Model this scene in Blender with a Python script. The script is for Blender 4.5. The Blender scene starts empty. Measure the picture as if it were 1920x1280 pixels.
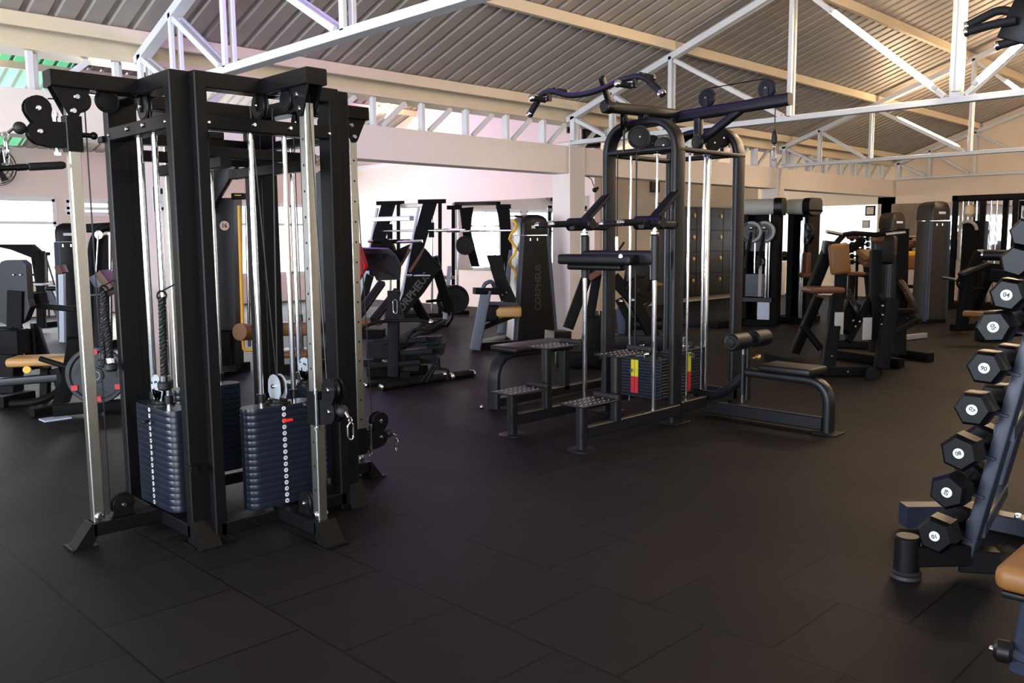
import bpy, bmesh, math, random
from mathutils import Vector as V, Matrix
random.seed(7)
S = bpy.context.scene
C = S.collection
# ---------------------------------------------------------------- camera
cam = bpy.data.cameras.new('camera'); cam_o = bpy.data.objects.new('camera', cam); C.objects.link(cam_o)
YAW, PIT, ROL, FPX = math.radians(45.19), math.radians(6.752), math.radians(-0.461), 1615.76
_F = V((math.cos(YAW)*math.cos(PIT), math.sin(YAW)*math.cos(PIT), -math.sin(PIT)))
_R = V((math.sin(YAW), -math.cos(YAW), 0)); _U = _R.cross(_F)
_r = _R*math.cos(ROL)+_U*math.sin(ROL); _u = _U*math.cos(ROL)-_R*math.sin(ROL)
cam_o.matrix_world = Matrix(((_r.x,_u.x,-_F.x,0),(_r.y,_u.y,-_F.y,0),(_r.z,_u.z,-_F.z,1.348),(0,0,0,1)))
cam.sensor_width = 36; cam.lens = 36*FPX/1920; cam.clip_start = .05; cam.clip_end = 200
S.camera = cam_o
# ---------------------------------------------------------------- view, sky, daylight
S.view_settings.view_transform = 'Standard'; S.view_settings.look = 'None'
S.view_settings.gamma = 1; S.view_settings.use_curve_mapping = False
S.view_settings.exposure = 0.87
W = bpy.data.worlds.new('sky'); S.world = W; W.use_nodes = True
bg = W.node_tree.nodes['Background']; bg.inputs[0].default_value = (.93,.97,1,1); bg.inputs[1].default_value = 1.3

def area(name, loc, look, sx, sy, power, col):
    l = bpy.data.lights.new(name, 'AREA'); l.shape = 'RECTANGLE'; l.size = sx; l.size_y = sy
    l.energy = power; l.color = col
    o = bpy.data.objects.new(name, l); C.objects.link(o); o.location = loc
    o.rotation_euler = (V(look)-V(loc)).to_track_quat('-Z','Y').to_euler()
    return o
DAY = (.86,.93,1.0)
# daylight entering through the window bands of the annex and the open front behind the camera
area('daylight_annex_window', (3.4,17.75,1.4), (3.4,0,1.0), 4.2, 1.5, 160, DAY)
area('daylight_annex_window', (9.6,17.75,1.4), (9.6,0,1.0), 3.4, 1.5, 100, DAY)
area('daylight_annex_door', (7.05,17.75,1.3), (7.2,0,1.0), 1.1, 1.5, 300, (1,.97,.92))
area('daylight_end_window', (-6.8,12.5,1.5), (5,12.5,1.2), 8, 1.6, 200, DAY)
area('daylight_rear_window', (16.6,17.75,1.6), (16.6,0,1.2), 4.5, 1.9, 550, (1,.96,.88))
area('daylight_front_opening', (-3.2,-3.9,1.6), (3,3.5,2.0), 5, 2.3, 320, (.84,.90,1.0))
area('daylight_side_opening', (-6.8,3.0,1.7), (4,4.2,2.3), 5, 2.4, 760, (.76,.85,1.0))

# ---------------------------------------------------------------- materials
def lin(h):
    h = h.lstrip('#'); f = lambda c: c/12.92 if c <= .04045 else ((c+.055)/1.055)**2.4
    return tuple(f(int(h[i:i+2],16)/255) for i in (0,2,4))+(1,)
MATS = {}
def mat(name, col, rough=.5, metal=0, spec=.5, noise=0, nscale=40, bump=0, bscale=200, aniso=None, coat=0, emit=None, es=0, rvar=0):
    m = bpy.data.materials.new(name); m.use_nodes = True; nt = m.node_tree; b = nt.nodes['Principled BSDF']
    c = lin(col) if isinstance(col, str) else col
    b.inputs['Base Color'].default_value = c; b.inputs['Roughness'].default_value = rough
    b.inputs['Metallic'].default_value = metal; b.inputs['Specular IOR Level'].default_value = spec
    b.inputs['Coat Weight'].default_value = coat; b.inputs['Coat Roughness'].default_value = .15
    if emit: b.inputs['Emission Color'].default_value = lin(emit); b.inputs['Emission Strength'].default_value = es
    tc = nt.nodes.new('ShaderNodeTexCoord')
    def nz(scale, det=3, stretch=None):
        n = nt.nodes.new('ShaderNodeTexNoise'); n.inputs['Scale'].default_value = scale; n.inputs['Detail'].default_value = det
        if stretch:
            mp = nt.nodes.new('ShaderNodeMapping'); mp.inputs['Scale'].default_value = stretch
            nt.links.new(tc.outputs['Object'], mp.inputs[0]); nt.links.new(mp.outputs[0], n.inputs[0])
        else: nt.links.new(tc.outputs['Object'], n.inputs[0])
        return n
    if noise:
        n = nz(nscale); mx = nt.nodes.new('ShaderNodeMix'); mx.data_type = 'RGBA'
        mx.inputs[6].default_value = tuple(x*(1-noise) for x in c[:3])+(1,); mx.inputs[7].default_value = tuple(min(1,x*(1+noise)) for x in c[:3])+(1,)
        nt.links.new(n.outputs[0], mx.inputs[0]); nt.links.new(mx.outputs[2], b.inputs['Base Color'])
    if rvar:
        n = nz(nscale if noise else 8, 4); mr = nt.nodes.new('ShaderNodeMapRange')
        mr.inputs[3].default_value = max(.02,rough-rvar); mr.inputs[4].default_value = rough+rvar
        nt.links.new(n.outputs[0], mr.inputs[0]); nt.links.new(mr.outputs[0], b.inputs['Roughness'])
    if bump:
        n = nz(bscale, 2, aniso); bp = nt.nodes.new('ShaderNodeBump'); bp.inputs['Strength'].default_value = bump; bp.inputs['Distance'].default_value = .002
        nt.links.new(n.outputs[0], bp.inputs['Height']); nt.links.new(bp.outputs[0], b.inputs['Normal'])
    MATS[name] = m; return m
BLK = mat('black_powder_coat', '#080809', .42, 0, 0.2, .12, 30, .05, 700, rvar=.06)
MBLK = mat('matt_black_metal', '#080808', .62, 0, 0.12, .12, 25, .05, 500)
CHAR = mat('charcoal_powder_coat', '#121317', .4, 0, 0.32, .1, 20, .04, 500)
SLATE = mat('slate_grey_frame', '#3a4150', .4, 0, 0.35, .08, 20)
SILV = mat('pale_grey_frame', '#aab4c0', .35, .1, .5, .06, 20)
CHR = mat('chrome', '#d9dce0', .12, 1, .5, .04, 30)
STL = mat('brushed_stainless', '#b9b8b0', .28, 1, .5, .06, 12, .25, 60, (20,20,1))
PLAS = mat('black_plastic', '#0a0a0b', .38, 0, 0.28, .1, 30)
RUB = mat('black_rubber', '#0d0d0e', .6, 0, .4, .15, 60, .15, 400)
DBR = mat('dumbbell_rubber', '#060608', .38, 0, .16, .15, 40, .08, 300)
BRN = mat('brown_plate', '#4f3520', .5, 0, .3, .1, 30)
STK = mat('weight_stack_paint', '#121824', .34, 0, 0.35, .12, 15)
TAN = mat('tan_vinyl', '#6f4a21', .5, 0, .4, .08, 25, .08, 350)
TANW = mat('light_wood_vinyl', '#a57c48', .5, 0, .4, .1, 25, .08, 350)
ORNG = mat('rust_vinyl', '#58331d', .5, 0, .4, .08, 25, .08, 350)
BVIN = mat('black_vinyl', '#0b0b0c', .45, 0, 0.3, .1, 30, .08, 350)
WPNT = mat('white_truss_paint', '#d8d9d8', .45, 0, .4, .05, 6)
CREAM = mat('cream_steel_paint', '#d9c9ad', .5, 0, .4, .06, 5)
WALL = mat('warm_white_plaster', '#e4d9cf', .8, 0, .2, .03, 3, .05, 90)
WALLP = mat('pinkish_plaster', '#e6d3c6', .8, 0, .2, .03, 3, .05, 90)
WALLB = mat('beige_plaster', '#e6d2ba', .8, 0, .2, .03, 3, .05, 90)
ROOF = mat('galvanised_roof_sheet', '#a39c94', .5, .1, .5, .12, 2.5, rvar=.1)
GREEN = mat('green_translucent_sheet_glow', '#7fd0a0', .4, 0, .4, .06, 4, emit='#63c48c', es=.5)  # faint emission stands in for daylight coming through the sheet
WFRM = mat('white_window_frame', '#e6e2e0', .4, 0, .4, .03, 10)
MIRR = mat('mirror_glass', '#e6e9e8', .02, 1, .5, .01, 2)
LABW = mat('white_label', '#cfcfd2', .5, 0, .3, .03, 30)
INK = mat('black_ink', '#0d0d0f', .5, 0, .3, .02, 30)
YEL = mat('yellow_label', '#c8bb2a', .5, 0, .3, .05, 30)
RED = mat('red_label', '#b0252a', .5, 0, .3, .05, 30)
REDP = mat('red_plastic', '#d3301f', .35, 0, .5, .05, 30)
REDF = mat('red_fabric', '#c31f24', .7, 0, .3, .1, 10)
YPNT = mat('yellow_paint', '#d9a520', .4, 0, .5, .06, 20)
ALU = mat('grey_aluminium_pulley', '#b9c1c6', .4, .3, .5, .08, 20)
GREY = mat('grey_plate', '#9a9a92', .5, 0, .4, .08, 20)
FOAM = mat('black_foam_grip', '#0f0f11', .7, 0, .3, .15, 200, .2, 500)
BRASS = mat('gold_knob', '#c9a85a', .3, .8, .5, .05, 20)
LOCK = mat('dark_locker_panel', '#241d19', .4, 0, .5, .12, 4)
DOORG = mat('dark_grey_door', '#474a50', .5, 0, .4, .05, 6)
TUBEW = mat('warm_tube_glow', '#fff2dc', .4, 0, .3, .01, 5, emit='#ffdcb2', es=105)
TUBEP = mat('violet_tube_glow', '#c9a8ff', .4, 0, .3, .01, 5, emit='#8a50ff', es=65)
TUBEN = mat('soft_tube_glow', '#fff2dc', .4, 0, .3, .01, 5, emit='#ffe2bc', es=22)
TUBEV = mat('soft_violet_tube_glow', '#c9a8ff', .4, 0, .3, .01, 5, emit='#9a62ff', es=100)
TUBEC = mat('added_tube_glow', '#ffffff', .4, 0, .3, .01, 5, emit='#f4f2f0', es=75)  # glow of the fill tubes added behind the camera

# ---------------------------------------------------------------- mesh helpers
X, Y, Z = V((1,0,0)), V((0,1,0)), V((0,0,1))
class MB:
    def __init__(s): s.bm = bmesh.new()
    def face(s, pts):
        vs = [s.bm.verts.new(p) for p in pts]
        try: s.bm.faces.new(vs)
        except ValueError: pass
    def loft(s, rings, closed=True, cap=True):
        R = [[s.bm.verts.new(p) for p in r] for r in rings]; n = len(R[0])
        for a, b in zip(R, R[1:]):
            for i in range(n if closed else n-1):
                j = (i+1) % n; s.bm.faces.new((a[i],a[j],b[j],b[i]))
        if cap: s.bm.faces.new(R[0][::-1]); s.bm.faces.new(R[-1])
        return s
    def box(s, c, d, ch=0, seg=1, rot=None):
        r = bmesh.ops.create_cube(s.bm, size=1); vs = r['verts']
        for v in vs: v.co = V((v.co.x*d[0], v.co.y*d[1], v.co.z*d[2]))
        if ch:
            es = list({e for v in vs for e in v.link_edges})
            q = bmesh.ops.bevel(s.bm, geom=es, offset=ch, segments=seg, profile=.5, affect='EDGES')
            vs = list({v for f in q['faces'] for v in f.verts} | {v for v in vs if v.is_valid})
        M = Matrix.Translation(c)
        if rot is not None: M = M @ rot.to_4x4()
        for v in vs: v.co = M @ v.co
        return s
    def bx(s, a, b, ch=0, seg=1):
        a, b = V(a), V(b); d = b-a
        return s.box((a+b)/2, (abs(d.x),abs(d.y),abs(d.z)), ch, seg)
    def frame(s, d, up):
        d = d.normalized(); sd = d.cross(up)
        if sd.length < 1e-4: sd = d.cross(X if abs(d.x) < .9 else Y)
        sd.normalize(); return sd, sd.cross(d).normalized()
    def beam(s, p0, p1, w, h, up=Z, ch=.004):
        p0, p1 = V(p0), V(p1); sd, u = s.frame(p1-p0, V(up)); a, b = w/2, h/2; c = min(ch, a*.6, b*.6)
        sec = [(-a+c,-b),(a-c,-b),(a,-b+c),(a,b-c),(a-c,b),(-a+c,b),(-a,b-c),(-a,-b+c)]
        return s.loft([[p+sd*x+u*y for x,y in sec] for p in (p0,p1)])
    def cyl(s, p0, p1, r, seg=16, r1=None, ch=0):
        p0, p1 = V(p0), V(p1); r1 = r if r1 is None else r1; d = (p1-p0)
        prof = [(0,r),(1,r1)]
        if ch:
            t = ch/d.length; prof = [(0,r-ch),(t,r),(1-t,r1),(1,r1-ch)]
        sd, u = s.frame(d, Z)
        return s.loft([[p0+d*t+(sd*math.cos(2*math.pi*i/seg)+u*math.sin(2*math.pi*i/seg))*q for i in range(seg)] for t,q in prof])
    def lathe(s, p0, ax, prof, seg=24):
        p0, ax = V(p0), V(ax).normalized(); sd, u = s.frame(ax, Z)
        return s.loft([[p0+ax*h+(sd*math.cos(2*math.pi*i/seg)+u*math.sin(2*math.pi*i/seg))*max(r,1e-4) for i in range(seg)] for r,h in prof])
    def path(s, pts, fil, n=6):
        pts = [V(p) for p in pts]
        if not fil: return pts
        out = [pts[0]]
        for a, b, c in zip(pts, pts[1:], pts[2:]):
            d0, d1 = (a-b), (c-b); l = min(fil, d0.length*.49, d1.length*.49); q0, q1 = b+d0.normalized()*l, b+d1.normalized()*l
            for i in range(n+1):
                t = i/n; out.append(q0*(1-t)**2+b*2*t*(1-t)+q1*t*t)
        return out+[pts[-1]]
    def sweep(s, pts, sec, up=Z, fil=0, n=6):
        P = s.path(pts, fil, n); rings = []; pu = None
        for i, p in enumerate(P):
            d = (P[min(i+1,len(P)-1)]-P[max(i-1,0)]).normalized()
            if pu is None: sd, u = s.frame(d, V(up))
            else:
                u = (pu-d*pu.dot(d)).normalized(); sd = d.cross(u)
            pu = u; rings.append([p+sd*x+u*y for x,y in sec])
        return s.loft(rings)
    def tube(s, pts, r, seg=12, fil=0, up=Z, n=6):
        return s.sweep(pts, [(r*math.cos(2*math.pi*i/seg), r*math.sin(2*math.pi*i/seg)) for i in range(seg)], up, fil, n)
    def flat(s, pts, w, h, up=Z, fil=0, ch=.012, n=8):
        a, b = w/2, h/2; c = min(ch, a*.8, b*.8)
        sec = []
        for cx, cy, a0 in ((a-c,-b+c,-90),(a-c,b-c,0),(-a+c,b-c,90),(-a+c,-b+c,180)):
            for k in range(4):
                t = math.radians(a0+30*k); sec.append((cx+c*math.cos(t), cy+c*math.sin(t)))
        return s.sweep(pts, sec, up, fil, n)
    def plate(s, o, u, v, poly, t):
        o, u, v = V(o), V(u).normalized(), V(v).normalized(); nrm = u.cross(v).normalized()
        return s.loft([[o+u*x+v*y+nrm*k for x,y in poly] for k in (-t/2,t/2)])
    def sph(s, c, r, seg=14, sc=(1,1,1)):
        q = bmesh.ops.create_uvsphere(s.bm, u_segments=seg, v_segments=seg*2//3, radius=r)
        for v in q['verts']: v.co = V((v.co.x*sc[0],v.co.y*sc[1],v.co.z*sc[2]))+V(c)
        return s
    def ring(s, c, ax, R, r, seg=28, ms=10, a0=0, a1=360):
        c, ax = V(c), V(ax); sd, u = s.frame(ax, Z); full = abs(a1-a0) >= 359
        n = seg; P = []
        for i in range(n+(0 if full else 1)):
            t = math.radians(a0+(a1-a0)*i/n); P.append((sd*math.cos(t)+u*math.sin(t)))
        rings = [[c+e*(R+r*math.cos(2*math.pi*k/ms))+ax.normalized()*(r*math.sin(2*math.pi*k/ms)) for k in range(ms)] for e in P]
        if full: rings.append(rings[0]); return s.loft(rings, cap=False)
        return s.loft(rings)
def arc(r, a0, a1, n=8, c=(0,0)):
    return [(c[0]+r*math.cos(math.radians(a0+(a1-a0)*i/n)), c[1]+r*math.sin(math.radians(a0+(a1-a0)*i/n))) for i in range(n+1)]
def link(name, me, m, parent=None):
    o = bpy.data.objects.new(name, me); C.objects.link(o); me.materials.append(m)
    if parent is not None: o.parent = parent
    return o
def world_of(o):
    M = Matrix.Identity(4)
    while o is not None: M = o.matrix_basis @ M; o = o.parent
    return M
def obj(name, mb, m, parent=None, smooth=True, local=False, label=None):
    bm = mb.bm if isinstance(mb, MB) else mb
    if parent is not None and not local: bmesh.ops.transform(bm, matrix=world_of(parent).inverted(), verts=bm.verts)
    bmesh.ops.remove_doubles(bm, verts=bm.verts, dist=1e-5)
    bmesh.ops.recalc_face_normals(bm, faces=bm.faces)
    me = bpy.data.meshes.new(name); bm.to_mesh(me); bm.free()
    if smooth:
        for p in me.polygons: p.use_smooth = True
        me.set_sharp_from_angle(angle=math.radians(32))
    o = link(name, me, m, parent)
    if label: o['label'] = label
    return o
def tag(o, label, cat, group=None):
    o['label'] = label; o['category'] = cat
    if group: o['group'] = group
    return o
def thing(name, label, cat, loc=(0,0,0), rotz=0, group=None):
    o = bpy.data.objects.new(name, None); C.objects.link(o); o.location = loc; o.rotation_euler = (0,0,rotz); o.empty_display_size = .1
    return tag(o, label, cat, group)
def struct(name, mb, m, smooth=False, parent=None):
    o = obj(name, mb, m, parent, smooth)
    if parent is None: o['kind'] = 'structure'
    return o
def dup(root, loc=None, rotz=None, label=None):
    def cp(o, par):
        c = o.copy(); C.objects.link(c)
        if par is not None: c.parent = par
        for k in o.children: cp(k, c)
        return c
    r = cp(root, None)
    if loc is not None: r.location = loc
    if rotz is not None: r.rotation_euler = (0,0,rotz)
    if label: r['label'] = label
    return r
def text(txt, size, o, u, v, depth=.001, sx=1, bold=.025):
    """flat lettering as a mesh builder: o = centre, u = reading direction, v = up"""
    cu = bpy.data.curves.new('lettering','FONT'); cu.body = txt; cu.size = size; cu.align_x = 'CENTER'; cu.align_y = 'CENTER'; cu.extrude = depth/2; cu.resolution_u = 3; cu.offset = size*bold
    t = bpy.data.objects.new('lettering', cu); C.objects.link(t)
    dg = bpy.context.evaluated_depsgraph_get(); me = bpy.data.meshes.new_from_object(t.evaluated_get(dg))
    mb = MB(); mb.bm.from_mesh(me); bpy.data.objects.remove(t); bpy.data.curves.remove(cu); bpy.data.meshes.remove(me)
    u, v = V(u).normalized(), V(v).normalized(); n = u.cross(v)
    for q in mb.bm.verts: q.co = V(o)+u*q.co.x*sx+v*q.co.y+n*q.co.z
    return mb
# ---------------------------------------------------------------- floor
def floor_mat():
    m = bpy.data.materials.new('rubber_floor_tiles'); m.use_nodes = True; nt = m.node_tree; b = nt.nodes['Principled BSDF']; L = nt.links.new
    g = nt.nodes.new('ShaderNodeTexCoord'); sp = nt.nodes.new('ShaderNodeSeparateXYZ'); cb = nt.nodes.new('ShaderNodeCombineXYZ')
    L(g.outputs['Object'], sp.inputs[0]); 
    ad = nt.nodes.new('ShaderNodeMath'); ad.operation = 'ADD'; ad.inputs[1].default_value = -.07+.25+10
    L(sp.outputs[1], ad.inputs[0]); L(ad.outputs[0], cb.inputs[0])
    ad2 = nt.nodes.new('ShaderNodeMath'); ad2.operation = 'ADD'; ad2.inputs[1].default_value = 10.0-.006
    L(sp.outputs[0], ad2.inputs[0]); L(ad2.outputs[0], cb.inputs[1])
    br = nt.nodes.new('ShaderNodeTexBrick'); br.offset = .5; br.offset_frequency = 2; br.squash = 1
    br.inputs['Scale'].default_value = 1; br.inputs['Brick Width'].default_value = .5; br.inputs['Row Height'].default_value = .5
    br.inputs['Mortar Size'].default_value = .005; br.inputs['Mortar Smooth'].default_value = .3; br.inputs['Bias'].default_value = 0
    br.inputs['Color1'].default_value = lin('#121112'); br.inputs['Color2'].default_value = lin('#1a1717'); br.inputs['Mortar'].default_value = lin('#030303')
    L(cb.outputs[0], br.inputs['Vector'])
    n = nt.nodes.new('ShaderNodeTexNoise'); n.inputs['Scale'].default_value = 260; n.inputs['Detail'].default_value = 2; L(g.outputs['Object'], n.inputs[0])
    n2 = nt.nodes.new('ShaderNodeTexNoise'); n2.inputs['Scale'].default_value = .9; n2.inputs['Detail'].default_value = 4; L(g.outputs['Object'], n2.inputs[0])
    mx = nt.nodes.new('ShaderNodeMix'); mx.data_type = 'RGBA'; mx.blend_type = 'OVERLAY'; mx.inputs[0].default_value = .35
    L(br.outputs['Color'], mx.inputs[6]); L(n.outputs[0], mx.inputs[7])
    mx2 = nt.nodes.new('ShaderNodeMix'); mx2.data_type = 'RGBA'; mx2.blend_type = 'OVERLAY'; mx2.inputs[0].default_value = .3
    L(mx.outputs[2], mx2.inputs[6]); L(n2.outputs[0], mx2.inputs[7]); L(mx2.outputs[2], b.inputs['Base Color'])
    mr = nt.nodes.new('ShaderNodeMapRange'); mr.inputs[3].default_value = .55; mr.inputs[4].default_value = .72
    L(n2.outputs[0], mr.inputs[0]); L(mr.outputs[0], b.inputs['Roughness']); b.inputs['Specular IOR Level'].default_value = .12
    iv = nt.nodes.new('ShaderNodeMath'); iv.operation = 'SUBTRACT'; iv.inputs[0].default_value = 1; L(br.outputs['Fac'], iv.inputs[1])
    sm = nt.nodes.new('ShaderNodeMath'); sm.operation = 'MULTIPLY_ADD'; sm.inputs[1].default_value = .25; L(n.outputs[0], sm.inputs[0]); L(iv.outputs[0], sm.inputs[2])
    bp = nt.nodes.new('ShaderNodeBump'); bp.inputs['Strength'].default_value = .45; bp.inputs['Distance'].default_value = .004
    L(sm.outputs[0], bp.inputs['Height']); L(bp.outputs[0], b.inputs['Normal'])
    return m
XA, XB, YA, YB = -7.0, 19.4, -4.0, 17.5
mb = MB(); mb.bx((XA,YA,-.12),(XB,YB,0)); struct('floor', mb, floor_mat())

# ---------------------------------------------------------------- roof sheets
def zr(y): return 2.984+.348*(7.35-y)+.13                    # main nave, near slope
RIDGE = 2.87
def sheet(x0, x1, y0, z0, y1, z1, pitch=.2, th=.004):
    prof = [(0,0),(pitch*.66,0),(pitch*.74,.03),(pitch*.92,.03)]
    mb = MB(); a, b = [], []; n = int(round((x1-x0)/pitch))
    for i in range(n+1):
        for px, pz in prof:
            x = x0+i*pitch+px
            if x > x1+1e-6: break
            a.append((x,y0,z0+pz)); b.append((x,y1,z1+pz))
    bm = mb.bm; va = [bm.verts.new(p) for p in a]; vb = [bm.verts.new(p) for p in b]
    wa = [bm.verts.new((p[0],p[1],p[2]+th)) for p in a]; wb = [bm.verts.new((p[0],p[1],p[2]+th)) for p in b]
    for i in range(len(a)-1):
        bm.faces.new((va[i],va[i+1],vb[i+1],vb[i])); bm.faces.new((wa[i],wb[i],wb[i+1],wa[i+1]))
    return mb
mb = sheet(XA, XB, 7.78, zr(7.78), RIDGE-.02, zr(RIDGE-.02)); struct('ceiling', mb, ROOF)
ys = 2*RIDGE-7.4
mb = sheet(XA, XB, RIDGE+.02, zr(RIDGE+.02), ys-.6, zr(RIDGE)-.348*(RIDGE-ys+.6)); struct('ceiling_right', mb, ROOF)
# second nave beyond the gutter beam
R2 = 12.55
def z2(y): return 3.1+.348*(y-7.7) if y < R2 else 3.1+.348*(17.4-y)
struct('ceiling_annex', sheet(XA, XB, 7.72, z2(7.72), R2, z2(R2-.001)), ROOF)
struct('ceiling_annex_far', sheet(XA, XB, R2, z2(R2-.001), 17.7, z2(17.7)), ROOF)
mb = sheet(2.3, 4.9, 14.1, z2(14.1)-.02, 17.4, z2(17.4)-.02); g = struct('trim_1', mb, GREEN)
# ---------------------------------------------------------------- walls
T = .16
mb = MB(); mb.bx((XA,7.6,2.2),(XB,7.88,2.552)); struct('wall_left', mb, WALL)
for i, (a, b) in enumerate(((-2.7,-2.4),(2.95,3.25),(8.63,8.93),(14.16,14.38))):
    mb = MB(); mb.bx((a,7.585,0),(b,7.895,2.553)); struct('trim_%d' % (i+2), mb, WALL)
def zg(y): return zr(y) if y >= RIDGE else zr(RIDGE)-.348*(RIDGE-y)
# gable wall at the far end
mb = MB(); pts = [(YA,0),(7.9,0),(7.9,zg(7.8)),(RIDGE,zg(RIDGE)),(YA,zg(YA))]
mb.plate((XB+.1,0,0), Y, Z, pts, .2); struct('wall_back', mb, WALLB)
mb = MB(); mb.bx((XB,7.9,0),(XB+.2,17.7,.86)); mb.bx((XB,7.9,2.06),(XB+.2,17.7,2.36)); mb.bx((XB,11.6,.86),(XB+.2,17.7,2.06))
mb.bx((XB,7.6,0),(XB+.2,7.98,2.3)); mb.plate((XB+.1,0,0), Y, Z, [(7.9,2.36),(17.7,2.36),(17.6,z2(17.4)),(R2,z2(R2)),(7.9,z2(7.8))], .2)
struct('wall_back_annex', mb, WALLB)
# annex far wall with window band
def wall_with_holes(axis, at, t, lo, hi, z1, holes):
    mb = MB(); cur = lo
    def put(a, b, za, zb):
        if b-a < 1e-4 or zb-za < 1e-4: return
        if axis == 'y': mb.bx((a,at,za),(b,at+t,zb))
        else: mb.bx((at,a,za),(at+t,b,zb))
    for a, b, za, zb in holes:
        put(cur, a, 0, z1); put(a, b, 0, za); put(a, b, zb, z1); cur = b
    put(cur, hi, 0, z1); return mb
HOL = [(1.2,5.42,.61,2.16),(5.62,6.42,1.88,2.15),(6.5,7.6,.55,2.15),(8.3,11.4,.61,2.16),(14.2,18.8,.7,2.3)]
struct('wall_far', wall_with_holes('y', 17.5, T, XA, XB, 3.3, HOL), WALLP)
struct('wall_end', wall_with_holes('x', XA-T, T, YA, 17.66, 4.9, [(.4,5.6,.4,2.9),(8.6,16.6,.7,2.3)]), WALLP)
struct('wall_near', wall_with_holes('y', YA-T, T, XA, XB, 3.0, [(-5.6,.4,.3,2.7)]), WALLB)
# cross wall of the annex with its mirror
mb = MB(); mb.bx((11.74,9.75,0),(11.9,17.5,3.02)); mb.plate((11.82,0,0), Y, Z, [(9.75,3.0),(17.5,3.0),(17.5,z2(17.4)-.03),(R2,z2(R2)-.03),(9.75,z2(9.75)-.03)], .16)
struct('wall_cross', mb, WALLP)
mb = MB(); mb.bx((11.66,10,2.96),(11.74,17.5,3.04)); struct('trim_6', mb, WFRM)
mb = MB(); mb.bx((11.715,9.9,.74),(11.738,13.5,2.1)); t = tag(obj('wall_mirror', mb, MIRR, None, False), 'large wall mirror behind the black smith machine, on the pinkish wall', 'mirror')
# back part: dark locker wall plane and door
mb = MB(); mb.bx((11.9,10.3,0),(14.3,10.42,2.9)); mb.bx((14.3,10.3,2.0),(18.3,10.42,2.9)); struct('wall_lockers', mb, WALLB)
mb = MB(); mb.bx((14.3,10.35,0),(18.3,10.5,2.0)); struct('wall_niche', mb, WALLB)
# windows (frames and panes)
def window(n, axis, at, a, b, z0, z1, divs, zt):
    f = MB(); w = .05
    def bar(p, q, za, zb, d=.06):
        if axis == 'y': f.bx((p,at-.01,za),(q,at+d,zb))
        else: f.bx((at-d,p,za),(at+.01,q,zb))
    bar(a,b,z0-.03,z0+w); bar(a,b,z1-w,z1+.03); bar(a-.03,a+w,z0,z1); bar(b-w,b+.03,z0,z1)
    bar(a,b,zt-w/2,zt+w/2)
    for d in divs: bar(d-.02,d+.02,z0,z1)
    return struct('window_%d' % n, f, WFRM)
window(1,'y',17.5,1.2,5.42,.61,2.16,(2.25,3.3,4.4),1.72)
window(2,'y',17.5,8.3,11.4,.61,2.16,(9.3,10.35),1.72)
window(3,'y',17.5,14.2,18.8,.7,2.3,(15.7,17.2),1.8)
window(5,'y',17.5,6.5,7.6,.55,2.15,(7.05,),1.72)
window(6,'y',17.5,5.62,6.42,1.88,2.15,(),2.0)
window(4,'x',XA,8.6,16.6,.7,2.3,(10.6,12.6,14.6),1.8)
FROST = bpy.data.materials.new('frosted_window_glass'); FROST.use_nodes = True; _b = FROST.node_tree.nodes['Principled BSDF']
_b.inputs['Transmission Weight'].default_value = 1; _b.inputs['Roughness'].default_value = .25; _b.inputs['IOR'].default_value = 1.05
_n = FROST.node_tree.nodes.new('ShaderNodeTexNoise'); _n.inputs['Scale'].default_value = 4; _mr = FROST.node_tree.nodes.new('ShaderNodeMapRange'); _mr.inputs[3].default_value = .2; _mr.inputs[4].default_value = .3
FROST.node_tree.links.new(_n.outputs[0], _mr.inputs[0]); FROST.node_tree.links.new(_mr.outputs[0], _b.inputs['Roughness'])
mb = MB(); mb.bx((19.42,7.98,.86),(19.43,11.6,2.06)); struct('window_7', mb, FROST)
# fascia / gutter box and purlins
mb = MB(); mb.bx((XA,7.62,2.862),(XB,7.95,3.03)); struct('trim_7', mb, CREAM)
def purlin(y, z, label, grp='roof purlins along the main nave'):
    mb = MB(); mb.beam((XA,y,z-.055),(XB,y,z-.055),.06,.11); s = .019
    return tag(obj('roof_purlin', mb, CREAM, None, False), label, 'purlin', grp)
for y, l in ((7.42,'cream roof purlin just above the gutter box, lowest on the near slope'),(5.95,'cream roof purlin second up the near slope from the gutter box'),(4.59,'cream roof purlin third up the near slope'),(3.2,'cream roof purlin just beside the roof ridge')):
    purlin(y, zr(y)-.002, l)
for y, l in ((2.4,'cream roof purlin just past the ridge on the right slope'),(1.0,'cream roof purlin on the right slope, second past the ridge'),(-.4,'cream roof purlin third past the ridge on the right slope'),):
    purlin(y, zg(y)-.002, l)
for y, l in ((14.65,'purlin of the second nave, seen through the gap above the cream lintel'),(16.0,'purlin of the second nave nearest its far wall'),(13.2,'purlin of the second nave close under its ridge'),(9.2,'purlin of the second nave next to the gutter'),(10.8,'purlin of the second nave halfway up its near slope')):
    purlin(y, z2(y)-.002, l, 'roof purlins along the second nave')
# lattice webs between lintel and gutter box
lt = thing('lattice_girder', 'white open lattice of posts and slanted struts between cream lintel and gutter box', 'lattice girder', (6,7.72,2.55))
x = 2.27-.665*8; k = 0
while x < XB-.3:
    mb = MB(); mb.beam((x,7.7,2.558),(x,7.7,2.866),.05,.05,up=X); mb.beam((x+.06,7.8,2.558),(x+.06,7.8,2.866),.05,.05,up=X); obj('post', mb, WPNT, lt, False)
    mb = MB(); mb.beam((x+.13,7.74,2.575),(x+.46,7.74,2.85),.05,.045,up=Y); obj('strut', mb, WPNT, lt, False)
    x += .665
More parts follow.
